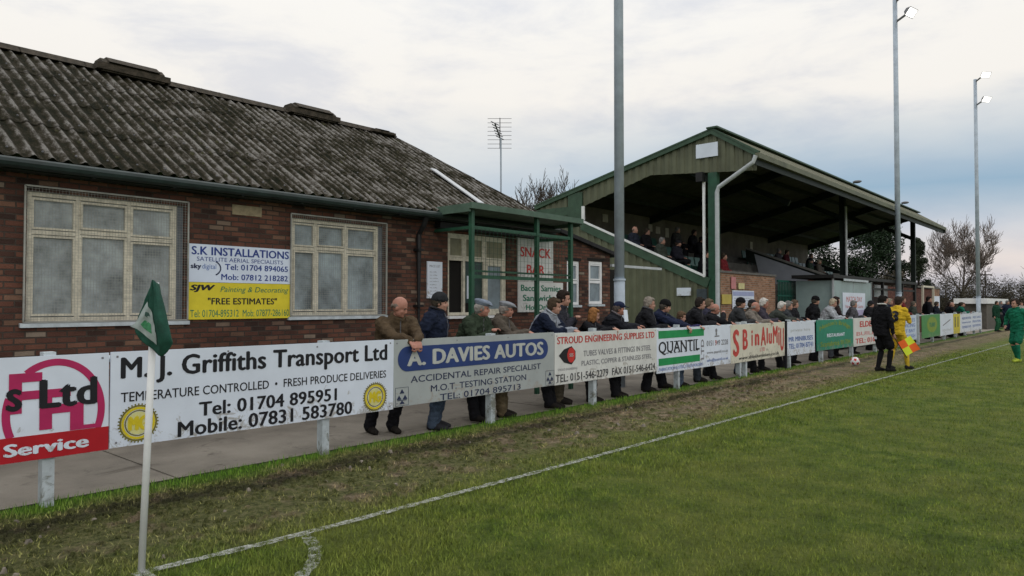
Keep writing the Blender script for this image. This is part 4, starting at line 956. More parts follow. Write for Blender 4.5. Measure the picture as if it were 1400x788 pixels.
drape([(-.055, -.25), (-.03, -.225), (.008, -.25), (.018, -.305), (-.012, -.29), (-.04, -.272)], 'crest', mat('flag_crest_green', (.05, .22, .10), .75, .2, 30), .0085)
drape([(-.022, -.175), (-.008, -.18), (.0, -.205), (-.012, -.215), (-.026, -.20)], 'crest', mat('flag_crest_dark', (.05, .10, .09), .75, .2, 30), .0085)

# ------------------------------------------------------------------ floodlights
def floodlight(x, y, z0, lamps, label, r0=.105, r1=.085, ht=15.2):
    f = thing('floodlight', (x, y, z0), label, 'floodlight', 'floodlight poles along the touchline')
    MB().tube([(x, y, z0), (x, y, z0+2.15)], r0*1.1, 14).build('base_sleeve', M_galv, f, smooth=True)
    MB().tube([(x, y, z0+2.15), (x, y, ht)], [r0, r1], 14).build('pole', M_galv, f, smooth=True)
    MB().tube([(x, y, z0+2.13), (x, y, z0+2.17)], r0*1.25, 14).build('collar', M_galv, f)
    for k, (dz, dy) in enumerate(lamps):
        z = ht+dz; L_ = MB()
        L_.beam((x, y, z-.15), (x+.45, y+dy*.5, z+.05), .07, .07)
        d = Vector((.75, dy, -.62)).normalized(); a = Vector((-dy, .86, 0)).normalized(); u = a.cross(d)
        c = Vector((x+.6, y+dy*.6, z+.12)); 
        def q(sa, su, sd): return c+a*sa+u*su+d*sd
        L_.add([q(-.15, -.08, -.16), q(.15, -.08, -.16), q(.15, .08, -.16), q(-.15, .08, -.16), q(-.34, -.2, .10), q(.34, -.2, .10), q(.34, .2, .10), q(-.34, .2, .10)], [(3, 2, 1, 0), (0, 1, 5, 4), (1, 2, 6, 5), (2, 3, 7, 6), (3, 0, 4, 7)])
        hd_ = L_.build('lamp_head', M_lampbody, f)
        G = MB(); G.add([q(-.31, -.17, .095), q(.31, -.17, .095), q(.31, .17, .095), q(-.31, .17, .095)], [(0, 1, 2, 3)]); G.build('lamp_glass', M_lamp, hd_)
    return f
floodlight(-7.8, 12.13, -.06, [(0, -.2), (-.9, .3)], 'nearest floodlight pole, standing left of the grandstand and running out of the frame', .10, .088)
floodlight(-7.8, 34.4, -.06, [(-.15, -.4), (-1.05, -.2)], 'floodlight pole rising in front of the grandstand roof', .115, .09)
floodlight(-7.8, 55.2, -.06, [(-.02, -.7), (-1.6, -.5)], 'farthest floodlight pole in front of the bare tree', .12, .10, 16.45)

# ------------------------------------------------------------------ trees
def bare_tree(x, y, h, spread, label, seed, trunk_r=.16, lean=0, depth=6, m=M_bark, fork=.22, z0=-.1, tw=.012, wide=None):
    rd = random.Random(seed); t = thing('bare_tree', (x, y, z0), label, 'tree')
    tr, cr = MB(), MB()
    def grow(p, d, ln, r, lev):
        n = 3; pts = [p]; rs = [r]; q = p.copy(); dd = d.copy()
        for i in range(n):
            dd = (dd+Vector((rd.uniform(-1, 1), rd.uniform(-1, 1), rd.uniform(-.5, .8)))*.16).normalized(); q = q+dd*ln/n; pts.append(q.copy()); rs.append(r*(1-.35*(i+1)/n))
        (tr if lev == 0 else cr).tube(pts, rs, 7 if lev == 0 else (4 if lev < 3 else 3), cap=False)
        if lev >= depth: return
        k = rd.choice((3, 4)) if lev < 2 else rd.choice((2, 3, 3))
        for i in range(k):
            st_ = pts[-1] if i == 0 or lev == 0 else pts[rd.choice((1, 2, 2))]
            ax = Vector((rd.gauss(0, 1)*spread, rd.gauss(0, 1)*spread, rd.uniform(-.1, .8))).normalized()
            nd_ = (dd*1.0+ax*(1.05 if i else .4)).normalized()
            grow(st_, nd_, ln*rd.uniform(.66, .88), max(rs[-1]*rd.uniform(.5, .8), tw), lev+1)
    grow(Vector((x, y, z0)), Vector((lean, 0, 1)).normalized(), h*fork, trunk_r, 0)
    zs = max(v[2] for v in cr.v)-z0; f = h/zs                  # bring it to the height in the photo
    xw = sorted(math.hypot(v[0]-x, v[1]-y) for v in cr.v)[int(len(cr.v)*.97)]; fw = wide/2/xw if wide else f
    for B in (tr, cr): B.v = [(x+(v[0]-x)*fw, y+(v[1]-y)*fw, z0+(v[2]-z0)*f) for v in B.v]
    tr.build('trunk', m, t, smooth=True, fix=False); cr.build('crown', m, t, fix=False); return t
def leafy(x, y, h, w, label, seed, n, size, m, name='evergreen_tree', shape_='round', z0=-.1, cat='tree'):
    rd = random.Random(seed); t = thing(name, (x, y, z0), label, cat)
    MB().tube([(x, y, z0), (x, y, z0+h*.5), (x+.1, y, z0+h*.8)], [.16, .10, .03], 7).build('trunk', M_bark, t)
    b = MB(); cl = []
    for i in range(60):
        v = rd.random()
        if shape_ == 'cone': zz = .08+.9*v; rr = w*.5*(1-zz)**.95*rd.uniform(.5, 1.0)+.03
        else: zz = .12+.86*v; rr = w*.5*math.sqrt(max(.02, 1-((zz-.52)/.5)**2))*rd.uniform(.4, 1)
        a = rd.uniform(0, 2*math.pi); cl.append((Vector((x+rr*math.cos(a), y+rr*math.sin(a), z0+h*zz)), rd.uniform(.13, .24)*w*(1.2-.7*zz if shape_ == 'cone' else 1)))
    for i in range(n):
        c, r = rd.choice(cl); d = Vector((rd.gauss(0, 1), rd.gauss(0, 1), rd.gauss(0, 1))).normalized()*r*rd.random()**.4
        p = c+d; a = Vector((rd.gauss(0, 1), rd.gauss(0, 1), rd.gauss(0, .6))).normalized()*size*rd.uniform(.6, 1.4); q = Vector((rd.gauss(0, 1), rd.gauss(0, 1), rd.gauss(0, 1))).normalized()*size*rd.uniform(.3, .7)
        b.add([p-a, p+q, p+a, p-q], [(0, 1, 2, 3)])
    b.build('crown', m, t, fix=False); return t
bare_tree(-11.0, 70.3, 9.3, 1.0, 'large bare tree behind the farthest floodlight pole', 11, .15, depth=8, fork=.13, tw=.010, wide=6.4, m=M_bark_far)
bare_tree(-28.3, 35.0, 10.3, 1.0, 'bare treetop showing between clubhouse roof and grandstand', 11, .12, depth=8, tw=.011, wide=7.4, fork=.13)
bare_tree(-6.5, 78.0, 5.6, .9, 'small bare tree right of the farthest floodlight pole', 23, .10, depth=6, m=M_bark_far)
leafy(-13.4, 65.7, 7.3, 3.0, 'narrow dark conifer between grandstand end and bare tree', 3, 22000, .075, M_leaf2, 'conifer', 'cone')
leafy(-17.2, 67.0, 9.0, 6.0, 'broad dark evergreen seen through the open end of the grandstand', 4, 34000, .12, M_leaf)
leafy(-22.5, 66.0, 8.6, 6.0, 'dark evergreen seen behind the stand seats, left of the broad one', 14, 26000, .13, M_leaf)
leafy(-27.5, 66.0, 8.8, 6.0, 'dark evergreen farthest left behind the grandstand', 15, 22000, .14, M_leaf)
leafy(-14.6, 63.0, 4.2, 3.0, 'low green brown bush at the foot of the conifer', 16, 9000, .08, M_scrub, 'bush', 'round', cat='bush')
for i, (x, y, h, w) in enumerate(((-11.6, 66, 3.6, 3.8), (-9.6, 70, 3.9, 4.2), (-7.4, 73, 3.2, 4.0))):
    leafy(x, y, h, w, ('brown bush under the left side of the large bare tree', 'brown bush around the trunk of the large bare tree', 'brown bush to the right of the large bare tree')[i], 30+i, 15000, .065, M_scrub, 'bush', 'round', cat='bush')
b = MB(); rd = random.Random(2)
for i in range(26000):
    x = rd.uniform(-70, 90); y = 135+rd.uniform(0, 18); h = (2.2+1.8*noise.noise((x*.07, 0, 5))+1.6*noise.noise((x*.3, 0, 8)))+.6
    p = Vector((x, y, abs(h)*rd.random()**1.2*1.0)); a = Vector((rd.gauss(0, 1), rd.gauss(0, .5), rd.gauss(0, .6)))*.32; q = Vector((rd.gauss(0, 1), rd.gauss(0, .5), rd.gauss(0, 1)))*.26
    b.add([p-a, p+q, p+a, p-q], [(0, 1, 2, 3)])
tag(b.build('far_woodland', M_scrub, fix=False), 'low dark woodland along the far horizon', 'woodland', kind='stuff')

# ------------------------------------------------------------------ people
TMP = bpy.data.objects.new('tmp', bpy.data.meshes.new('tmp')); COL.objects.link(TMP)
def remesh(b, vox, smooth=4, cloth=0.0, seed=0, flat_sole=None):
    """fuse the overlapping shapes of b into one skin; cloth adds folds"""
    me0 = b.mesh('t'); bm = bmesh.new(); bm.from_mesh(me0); bmesh.ops.recalc_face_normals(bm, faces=bm.faces); bm.to_mesh(me0); bm.free()
    old = TMP.data; TMP.data = me0; bpy.data.meshes.remove(old); TMP.modifiers.clear()
    r = TMP.modifiers.new('r', 'REMESH'); r.mode = 'VOXEL'; r.voxel_size = vox; r.use_smooth_shade = True
    if smooth: s = TMP.modifiers.new('s', 'SMOOTH'); s.factor = .5; s.iterations = smooth
    dg = bpy.context.evaluated_depsgraph_get(); dg.update()
    me = bpy.data.meshes.new_from_object(TMP.evaluated_get(dg)); me.materials.clear()
    if cloth:
        n = len(me.vertices); co = np.empty(n*3); no = np.empty(n*3)
        me.vertices.foreach_get('co', co); me.vertices.foreach_get('normal', no); co = co.reshape(-1, 3); no = no.reshape(-1, 3)
        d = np.array([noise.noise((c[0]*7+seed*7, c[1]*7, c[2]*17+c[0]*6)) + .65*noise.noise((c[0]*17, c[1]*17+seed*3, c[2]*42-c[0]*14)) for c in co])
        co += no*(d*cloth)[:, None]; me.vertices.foreach_set('co', co.ravel())
    me.polygons.foreach_set('use_smooth', [True]*len(me.polygons)); me.update(); return me
def limb(b, pts, rs, n=10, flat=None):
    """closed tapered tube with rounded ends; each r may be (side, front)"""
    pts = [Vector(p) for p in pts]; b.tube(pts, [r if isinstance(r, float) else r[0] for r in rs], n)
    for p, r in zip(pts, rs):
        r = r if isinstance(r, float) else r[0]; b.ell(p, (r, r, r), 10, 6)
def loft(b, secs, n=16):
    """secs: (centre, half width x, half depth y, tilt matrix)"""
    k = len(secs); vs = []
    for c, a, d, m_ in secs:
        for j in range(n):
            t = 2*math.pi*j/n; vs.append(Vector(c)+m_ @ Vector((a*math.cos(t), d*math.sin(t), 0)))
    fs = [(i*n+j, i*n+(j+1) % n, (i+1)*n+(j+1) % n, (i+1)*n+j) for i in range(k-1) for j in range(n)]
    fs += [tuple(range(n))[::-1], tuple((k-1)*n+j for j in range(n))]; b.add(vs, fs)
def ik(a, t, l1, l2, pole):
    a, t = Vector(a), Vector(t); d = t-a; L_ = min(d.length, (l1+l2)*.995); dn = d.normalized(); t = a+dn*L_
    x = (l1*l1-l2*l2+L_*L_)/(2*L_); h_ = math.sqrt(max(l1*l1-x*x, 0)); p = Vector(pole); p = p-dn*p.dot(dn)
    p = p.normalized() if p.length > 1e-4 else Vector((0, 1, 0)); return a+dn*x+p*h_, t
SKIN = mat('skin_fair', (.40, .22, .165), .55, .08, 12); SKIN2 = mat('skin_ruddy', (.36, .17, .125), .55, .1, 12)
CL = {}
def cloth(c, nm=None):
    k = tuple(round(q, 3) for q in c)
    if k not in CL: CL[k] = mat('cloth_%d' % len(CL), c, .9, .2, 13, .35, 240, spec=.12)
    return CL[k]
def child(me, name, parent, m):
    o = bpy.data.objects.new(name, me); COL.objects.link(o); o.parent = parent
    if not me.materials:
        for q in (m if isinstance(m, (list, tuple)) else [m]): me.materials.append(q)
    return o
def person(x, y, z, rz, label, h=1.75, lean=14, hand=('rail', 'rail'), yaw=25, pitch=-8, top=(.02, .02, .025), legs=(.02, .02, .03), hair=(.10, .08, .06), head='hair', hat=(.02, .02, .02), feet=None, fine=False, sleeves=None, shorts=None, socks=None, sit=False, hips_back=None, long_coat=False, group=None, rail_y=.38, rail_z=1.25, skin=SKIN, shoe=(.02, .017, .015), collar=None, bulk=1.13, longhair=False, fat=0):
    s = h/1.70; vox = .0085 if fine else .014
    if hips_back is None: hips_back = .012*max(0, lean-6)
    l = R(lean); hz = .93*s if not sit else .47
    pel = Vector((0, -hips_back, hz)); sd_ = Vector((0, math.sin(l), math.cos(l)))
    nb_ = pel+sd_*.53*s; Mt = Matrix.Rotation(-l, 3, 'X')
    shl = [nb_+Mt @ Vector((k*.18*s*bulk, 0, -.06*s)) for k in (-1, 1)]
    l2 = l*.55; hc = nb_+Vector((0, math.sin(l2)*.175+.035, math.cos(l2)*.138))*s
    Mh = Matrix.Rotation(R(yaw), 3, 'Z') @ Matrix.Rotation(R(pitch), 3, 'X')
    # hands
    tg = []
    for i, k in enumerate((-1, 1)):
        hh = hand[i]
        if hh == 'rail': q = Vector((k*.07, rail_y+.02, rail_z))
        elif hh == 'fold': q = Vector((-k*.12, rail_y-.02+.03*k, rail_z+.02*k))
        elif hh == 'over': q = Vector((k*.05, rail_y+.13, rail_z-.03))
        elif hh == 'wide': q = Vector((k*.2, rail_y+.02, rail_z))
        elif hh == 'side': q = shl[i]+Vector((k*.07, .03, -.54*s))
        elif hh == 'pocket': q = pel+Vector((k*.2, .08, .03))
        elif hh == 'chest': q = nb_+Vector((k*.04, .25, -.20))
        elif hh == 'face': q = hc+Vector((k*.05, .17, -.10))
        elif hh == 'lap': q = pel+Vector((k*.08, .33, .16))
        else: q = Vector(hh)
        tg.append(q)
    arms = []
    for i, k in enumerate((-1, 1)):
        e, t_ = ik(shl[i], tg[i], .29*s, .26*s, (k*.8, -.6, -.55)); arms.append((shl[i], e, t_))
    ft = feet or ([(-.11, .0), (.12, .04)] if not sit else [(-.11, .40), (.11, .42)])
    lg = []
    for i, k in enumerate((-1, 1)):
        hp = pel+Vector((k*.09*s, 0, -.02)); a = Vector((ft[i][0], ft[i][1], .085*s+(ft[i][2] if len(ft[i]) > 2 else 0))); kn, a2 = ik(hp, a, .44*s, .42*s, (k*.1, 1, .1 if not sit else .8)); lg.append((hp, kn, a2))
    # --- body: one skin
    b = MB()
    loft(b, [(pel+Mt @ Vector((0, 0, z_*s)), a*s, d*s, Mt) for z_, a, d in ((-.10, .06, .06), (-.04, .14, .10), (.1, .135, .095), (.3, .14, .10), (.44, .13, .085), (.50, .06, .05))])
    limb(b, [nb_-sd_*.06, nb_+(hc-nb_)*.35, hc-Vector((0, .012, .05))*s], [.066*s, .058*s, .056*s])
    def H(v): return hc+Mh @ (Vector(v)*s*.955)
    b.ell(H((0, -.012, .018)), (.075*s, .095*s, .098*s), 16, 12, rot=Mh)                       # cranium
    b.ell(H((0, .025, -.045)), (.058*s, .066*s, .078*s), 14, 10, rot=Mh)                       # face and jaw
    b.ell(H((0, .068, -.098)), (.026*s, .022*s, .02*s), 8, 6, rot=Mh)                          # chin
    b.ell(H((0, .086, -.028)), (.013*s, .020*s, .030*s), 8, 6, rot=Mh); b.ell(H((0, .096, -.043)), (.017*s, .016*s, .013*s), 8, 6, rot=Mh)   # nose
    b.ell(H((0, .074, .012)), (.05*s, .016*s, .012*s), 10, 6, rot=Mh)                          # brow
    for k in (-1, 1): b.ell(H((k*.074, -.012, -.022)), (.011*s, .02*s, .032*s), 8, 6, rot=Mh); b.ell(H((k*.04, .055, -.045)), (.022*s, .022*s, .022*s), 8, 6, rot=Mh)
    for i, k in enumerate((-1, 1)):
        a, e, t_ = arms[i]; limb(b, [a, e, t_], [.045*s, .038*s, .026*s])
        d = (t_-e).normalized()
        if hand[i] in ('rail', 'wide', 'over'): d = (d*.5+Vector((0, .6, -.5 if hand[i] != 'over' else -.9))).normalized()
        if hand[i] in ('fold',): d = (d+Vector((0, .25, -.25))).normalized()
        sd2 = d.cross(Vector((0, 0, 1)) if abs(d.z) < .8 else Vector((0, 1, 0))).normalized()*1; nrm = sd2.cross(d).normalized()
        if nrm.z > 0 and abs(d.z) < .8: nrm = -nrm
        w = t_; pc = [w, w+d*.045*s, w+d*.09*s]
        loft(b, [(p, a_*s, c_*s, Matrix((sd2, nrm, d)).transposed()) for p, a_, c_ in zip(pc, (.026, .040, .038), (.02, .016, .013))], 10)
        for f_ in range(4):
            off = (-.028+.0187*f_)*s; ln = (.074, .083, .078, .062)[f_]*s; r0 = .0092*s; p0 = w+d*.078*s+sd2*off
            p1 = p0+(d*.95+nrm*.25).normalized()*ln*.45; p2 = p1+(d*.6+nrm*.8).normalized()*ln*.33; p3 = p2+(d*.15+nrm).normalized()*ln*.26
            limb(b, [p0, p1, p2, p3], [r0*1.05, r0, r0*.92, r0*.8], 8)
        ts = -k; p0 = w+d*.03*s+sd2*(.028*ts*s); p1 = p0+(d*.6+sd2*.75*ts+nrm*.3).normalized()*.035*s; p2 = p1+(d*.9+sd2*.15*ts+nrm*.4).normalized()*.03*s
        limb(b, [p0, p1, p2], [.013*s, .0105*s, .009*s], 8)
        hp, kn, an = lg[i]; limb(b, [hp, hp+(kn-hp)*.5, kn, kn+(an-kn)*.3, an], [.072*s, .068*s, .05*s, .052*s, .036*s]); limb(b, [an, an+Vector((0, .07, -.05))], [.036*s, .03*s])
    me = remesh(b, vox, 3); me.materials.append(skin); me.name = 'person'
    o = bpy.data.objects.new('person', me); COL.objects.link(o); o.location = (x, y, z); o.rotation_euler = (0, 0, R(rz)); tag(o, label, 'person', group)
    # --- jacket
    bulk_d = bulk if not shorts else bulk*.86
    b = MB(); f1 = 1+.12*fat; lo = -.13 if not long_coat else -.36
    loft(b, [(pel+Mt @ Vector((0, (.02*fat if .0 < z_ < .25 else 0), z_*s)), a*s*bulk, d*s*bulk_d*f1, Mt) for z_, a, d in ((lo, .205, .158), (-.06, .205, .158), (.06, .196, .155), (.22, .202, .162), (.36, .215, .165), (.45, .20, .138), (.505, .135, .105), (.54, .092, .092), (.575, .088, .09), (.58, .07, .07))])
    for i, k in enumerate((-1, 1)):
        a, e, t_ = arms[i]; cut = e+(t_-e)*.93; limb(b, [a-Vector((k*.02, 0, .01)), a+(e-a)*.5, e, e+(cut-e)*.5, cut], [q*s*(.84 if shorts else 1) for q in (.098, .082, .072, .064, .050)])
    jm = remesh(b, .013 if fine else .018, 4, .017, x+y)
    jm.materials.append(cloth(top))
    if sleeves:
        jm.materials.append(cloth(sleeves))
        for p in jm.polygons:
            c = p.center; q = pel+sd_*.3
            if abs(c.x) > .165*s or min((c-(arms[i][1]+(arms[i][0]-arms[i][1])*t_)).length for i in (0, 1) for t_ in (0, .5, .9)) < .085: p.material_index = 1
    j = child(jm, 'jacket', o, None)
    if collar:
        b = MB(); cc = nb_+sd_*.052*s
        for q in range(14):
            a0, a1 = 2*math.pi*q/14, 2*math.pi*(q+1)/14; P_ = [cc+Mt @ Vector((.083*s*bulk*math.cos(a), .088*s*math.sin(a), .012*math.cos(a)**2-.012*math.sin(a))) for a in (a0, a1)]; b.tube(P_, .017*s, 7)
        child(remesh(b, .009, 2), 'collar', o, cloth(collar))
    if fine and not shorts:                                    # zip down the front of the coat
        tj = BVHTree.FromPolygons([v.co for v in jm.vertices], [tuple(p.vertices) for p in jm.polygons]); zp = []
        for q in range(13):
            p_ = pel+sd_*(-.10+.62*q/12)*s; hit = tj.ray_cast(p_+Vector((0, .5, 0)), Vector((0, -1, 0)))
            if hit[0] and abs(hit[0].y-p_.y) < .24: zp.append(hit[0]+Vector((0, .001, 0)))
        if len(zp) > 3: b = MB(); b.tube(zp, .007, 6); child(b.mesh('zip'), 'zip', j, mat('zip_metal', (.10, .10, .11), .4, .1))
    # --- trousers or shorts and socks
    b = MB(); loft(b, [(pel+Vector((0, 0, z_*s)), a*s, d*s, Matrix.Identity(3)) for z_, a, d in ((-.14, .10, .09), (-.08, .165, .12), (.06, .165, .12), (.12, .15, .11))])
    for hp, kn, an in lg:
        if shorts: limb(b, [hp, hp+(kn-hp)*.5, hp+(kn-hp)*.8], [.10*s, .105*s, .108*s])
        else: limb(b, [hp, hp+(kn-hp)*.5, kn, kn+(an-kn)*.5, an-Vector((0, 0, .0))], [.104*s, .098*s, .084*s, .078*s, .076*s])
    tm = remesh(b, .013 if fine else .018, 3, .012, x-y); child(tm, 'shorts' if shorts else 'trousers', o, cloth(shorts or legs))
    for i, (hp, kn, an) in enumerate(lg):
        if socks: b = MB(); limb(b, [kn+(an-kn)*.12, kn+(an-kn)*.4, an], [.062*s, .062*s, .046*s]); child(remesh(b, .012, 2), 'sock', o, cloth(socks))
        b = MB(); zf = an.z-.085*s
        loft(b, [(Vector((an.x+tx_, an.y+yy_*s, zf+zz*s)), a*s, c*s, Matrix.Rotation(R(90), 3, 'X')) for tx_, yy_, zz, a, c in ((0, -.075, .045, .022, .035), (0, -.055, .05, .04, .05), (0, .02, .055, .043, .055), (0, .10, .042, .05, .042), (0, .17, .03, .045, .03), (0, .205, .024, .022, .018))], 12)
        for v in range(len(b.v)): b.v[v] = (b.v[v][0], b.v[v][1], max(b.v[v][2], zf+.002))
        b.build('shoe', cloth(shoe), None, smooth=True).parent = o
    # --- face details
    if fine:
        for k in (-1, 1):
            b = MB(); b.ell(H((k*.031, .0735, -.008)), (.0125*s, .009*s, .0085*s), 10, 7, rot=Mh); child(b.mesh('eye', smooth=True), 'eye', o, mat('eye_dark', (.05, .04, .035), .25))
            b = MB(); b.ell(H((k*.032, .083, .012)), (.02*s, .006*s, .005*s), 8, 5, rot=Mh); child(b.mesh('eyebrow', smooth=True), 'eyebrow', o, cloth(tuple(q*.6 for q in hair)))
        b = MB(); b.ell(H((0, .0825, -.07)), (.023*s, .008*s, .006*s), 10, 6, rot=Mh); child(b.mesh('mouth', smooth=True), 'mouth', o, mat('lips', (.25, .09, .075), .5))
    # --- hair and headwear
    def fuzz(me, amp, f=30):
        for v in me.vertices: v.co += v.co.normalized()*0+Vector(v.normal)*amp*noise.noise(Vector(v.co)*f)
        return me
    if head in ('hair', 'cap', 'flatcap', 'beanie', 'longhair'):
        b = MB(); up = .0 if head in ('hair', 'longhair') else -.03
        b.ell(H((0, -.030, .030+up)), (.085*s, .092*s, (.102 if up == 0 else .08)*s), 20, 14, rot=Mh); b.ell(H((0, -.055, -.02)), (.074*s, .062*s, .075*s), 16, 10, rot=Mh)
        for k in (-1, 1): b.ell(H((k*.066, -.012, .012)), (.022*s, .038*s, .05*s), 10, 7, rot=Mh)
        if up == 0: b.ell(H((.02, .035, .082)), (.062*s, .045*s, .034*s), 12, 8, rot=Mh)
        if head == 'longhair' or longhair:
            b.ell(H((0, -.055, -.08)), (.09*s, .055*s, .10*s), 14, 9, rot=Mh)
            for k in (-1, 1): b.ell(H((k*.075, .0, -.05)), (.026*s, .05*s, .11*s), 12, 8, rot=Mh)
        child(fuzz(remesh(b, .010, 1), .009), 'hair', o, cloth(hair))
    if head == 'bald':
        b = MB()
        for k in (-1, 1): b.ell(H((k*.068, -.03, -.005)), (.013*s, .045*s, .036*s), 10, 7, rot=Mh)
        b.ell(H((0, -.085, -.02)), (.062*s, .028*s, .04*s), 12, 8, rot=Mh); child(fuzz(remesh(b, .010, 1), .004), 'hair', o, cloth(hair))
    if head == 'beanie':
        b = MB(); b.ell(H((0, -.012, .045)), (.088*s, .106*s, .088*s), 18, 12, rot=Mh)
        for t_ in range(16):
            a = 2*math.pi*t_/16; b.ell(H((.083*math.cos(a), -.012+.10*math.sin(a), .030+.008*math.sin(a))), (.018*s, .018*s, .028*s), 7, 5)
        child(remesh(b, .010, 2, .004), 'beanie', o, cloth(hat))
    if head == 'flatcap':
        Mc = Mh @ Matrix.Rotation(R(-10), 3, 'X'); b = MB()
        b.ell(H((0, .002, .080)), (.098*s, .128*s, .042*s), 18, 10, rot=Mc); b.ell(H((0, -.012, .055)), (.088*s, .106*s, .045*s), 18, 10, rot=Mc); b.ell(H((0, .108, .050)), (.066*s, .050*s, .011*s), 14, 8, rot=Mc)
        child(remesh(b, .009, 2, .003), 'flat_cap', o, cloth(hat))
    if head == 'cap':
        b = MB(); b.ell(H((0, -.010, .052)), (.086*s, .104*s, .078*s), 18, 12, rot=Mh); b.ell(H((0, .115, .040)), (.068*s, .065*s, .010*s), 14, 8, rot=Mh @ Matrix.Rotation(R(-8), 3, 'X'))
        child(remesh(b, .009, 2), 'cap', o, cloth(hat))
    return o
PX = FX-.40; GZ = -.055
BK = (.014, .014, .017); NV_ = (.012, .017, .035); GRY = (.17, .165, .16); WHT = (.50, .48, .45)
# leaning along the boards, left to right
person(PX-.02, 5.72, GZ, -104, 'bald man in a brown jacket leaning far over the board with hands hanging down', 1.79, 26, ('over', 'over'), 48, -22, (.075, .052, .031), BK, (.16, .13, .11), 'bald', feet=[(-.10, -.30), (.16, -.42)], fine=True, hips_back=.20, rail_y=.38, skin=SKIN2, bulk=1.08)
person(PX-.10, 6.42, GZ, -60, 'man in a dark beanie and navy coat standing behind the grey garage board', 1.80, 9, ('pocket', 'pocket'), 10, -4, NV_, (.07, .10, .15), (.05, .04, .03), 'beanie', (.022, .024, .028), collar=(.03,.03,.035), fine=True, shoe=(.03, .03, .035))
person(PX-.06, 7.24, GZ, -82, 'man in a pale blue flat cap and dark green jacket with clasped hands', 1.77, 26, ('chest', 'chest'), 30, -6, (.035, .05, .032), BK, (.3, .28, .26), 'flatcap', (.17, .20, .25), fine=True, skin=SKIN2, bulk=1.08)
person(PX-.10, 7.78, GZ, -62, 'man in a flat cap half hidden beyond the green jacketed man', 1.72, 21, ('rail', 'rail'), 12, -5, (.09, .075, .06), (.13, .10, .06), (.25, .22, .2), 'flatcap', (.20, .21, .23), fine=True, skin=SKIN2)
person(PX-.06, 8.88, GZ, -72, 'brown haired man in a navy fleece with grey sides', 1.80, 27, ('rail', 'rail'), 22, -10, (.25, .27, .31), BK, (.06, .042, .028), 'hair', collar=(.34,.36,.4), fine=True, sleeves=NV_)
person(PX-.32, 9.42, GZ, -65, 'dark haired man behind the navy fleece, hands held up at his chest', 1.90, 19, ('chest', 'chest'), 15, -8, (.03, .03, .04), (.10, .085, .06), (.025, .018, .015), 'hair', fine=True)
person(PX-.02, 9.95, GZ, -75, 'ginger haired woman in a black coat', 1.60, 19, ('rail', 'rail'), 25, -14, BK, BK, (.26, .12, .045), 'longhair', fine=True, bulk=.95)
person(PX-.05, 10.75, GZ, -75, 'man in a navy peaked cap and black jacket', 1.72, 21, ('rail', 'fold'), 20, -5, (.017, .018, .024), BK, (.10, .08, .07), 'cap', (.014, .02, .05), collar=(.16,.14,.15), fine=True, skin=SKIN2)
person(PX-.06, 11.78, GZ, -62, 'grey haired man in a black coat looking along the pitch', 1.78, 10, ('pocket', 'rail'), 15, -4, BK, BK, (.24, .21, .18), 'hair', collar=(.10,.10,.11), fine=True)
person(PX-.05, 12.40, GZ, -75, 'man in a black woollen hat and navy jacket with arms over the board', 1.80, 28, ('over', 'over'), 22, -12, (.015, .02, .045), BK, (.08, .07, .06), 'beanie', (.008, .008, .009), rail_y=.40, fine=True, bulk=1.05)
person(PX+.02, 12.98, GZ, -75, 'boy with short brown hair just taller than the board', 1.52, 19, ('rail', 'rail'), 20, -14, (.03, .03, .09), (.08, .11, .16), (.10, .065, .04), 'hair', fine=True, rail_z=1.22)
person(PX-.12, 14.0, GZ, -70, 'dark haired man in a black jacket beside the brick wall corner', 1.82, 21, ('rail', 'rail'), 25, -6, BK, (.05, .06, .075), (.025, .02, .017), 'hair', fine=True, bulk=1.1)
person(PX-.05, 14.62, GZ, -68, 'ruddy balding man resting his chin on his hand', 1.70, 25, ('rail', 'face'), 15, -8, BK, BK, (.2, .15, .12), 'bald', skin=SKIN2, fine=True)
person(PX-.1, 16.0, GZ, -68, 'man in a black beanie before the white notice', 1.80, 10, ('rail', 'rail'), 10, -2, (.035, .037, .04), (.025, .04, .07), (.05, .04, .03), 'beanie', (.008, .008, .01))
person(PX-.02, 16.72, GZ, -78, 'man in a grey tan jacket with one arm stretched along the board', 1.74, 23, ('rail', 'wide'), 15, -6, (.17, .15, .13), BK, (.3, .27, .25), 'bald', skin=SKIN2)
person(PX-.1, 17.4, GZ, -75, 'white haired man in a dark purple jacket', 1.82, 20, ('rail', 'rail'), 20, -8, (.045, .04, .055), BK, WHT, 'hair', skin=SKIN2)
person(PX-.02, 18.42, GZ, -72, 'white haired man in a dark green coat left of a grey haired man', 1.76, 26, ('fold', 'fold'), 10, -12, (.045, .052, .045), BK, WHT, 'hair')
person(PX-.12, 19.15, GZ, -70, 'grey haired man in a dark slate coat by the green railings', 1.76, 21, ('rail', 'rail'), 15, -8, (.04, .045, .05), BK, GRY, 'hair')
person(PX-.15, 21.3, GZ, -62, 'man in a black hat and long black coat before the green wall board', 1.88, 8, ('pocket', 'pocket'), 15, -4, (.009, .009, .011), BK, (.06, .05, .04), 'beanie', (.006, .006, .007), long_coat=True)
person(PX-.1, 22.75, GZ, -80, 'fair haired man in a pale grey jacket by the shelter panel', 1.84, 21, ('rail', 'rail'), 10, -14, (.36, .38, .41), (.10, .11, .13), (.42, .36, .27), 'hair')
person(PX-.3, 23.7, GZ, -60, 'dark haired woman in a dark brown coat in front of the white poster', 1.88, 8, ('pocket', 'rail'), 5, -4, (.03, .022, .022), BK, (.03, .02, .018), 'longhair')
person(PX-.3, 29.5, GZ, -62, 'dark haired man in a grey green coat just beyond the yellow player', 1.93, 8, ('rail', 'rail'), 0, -4, (.07, .085, .09), BK, (.025, .02, .018), 'hair')
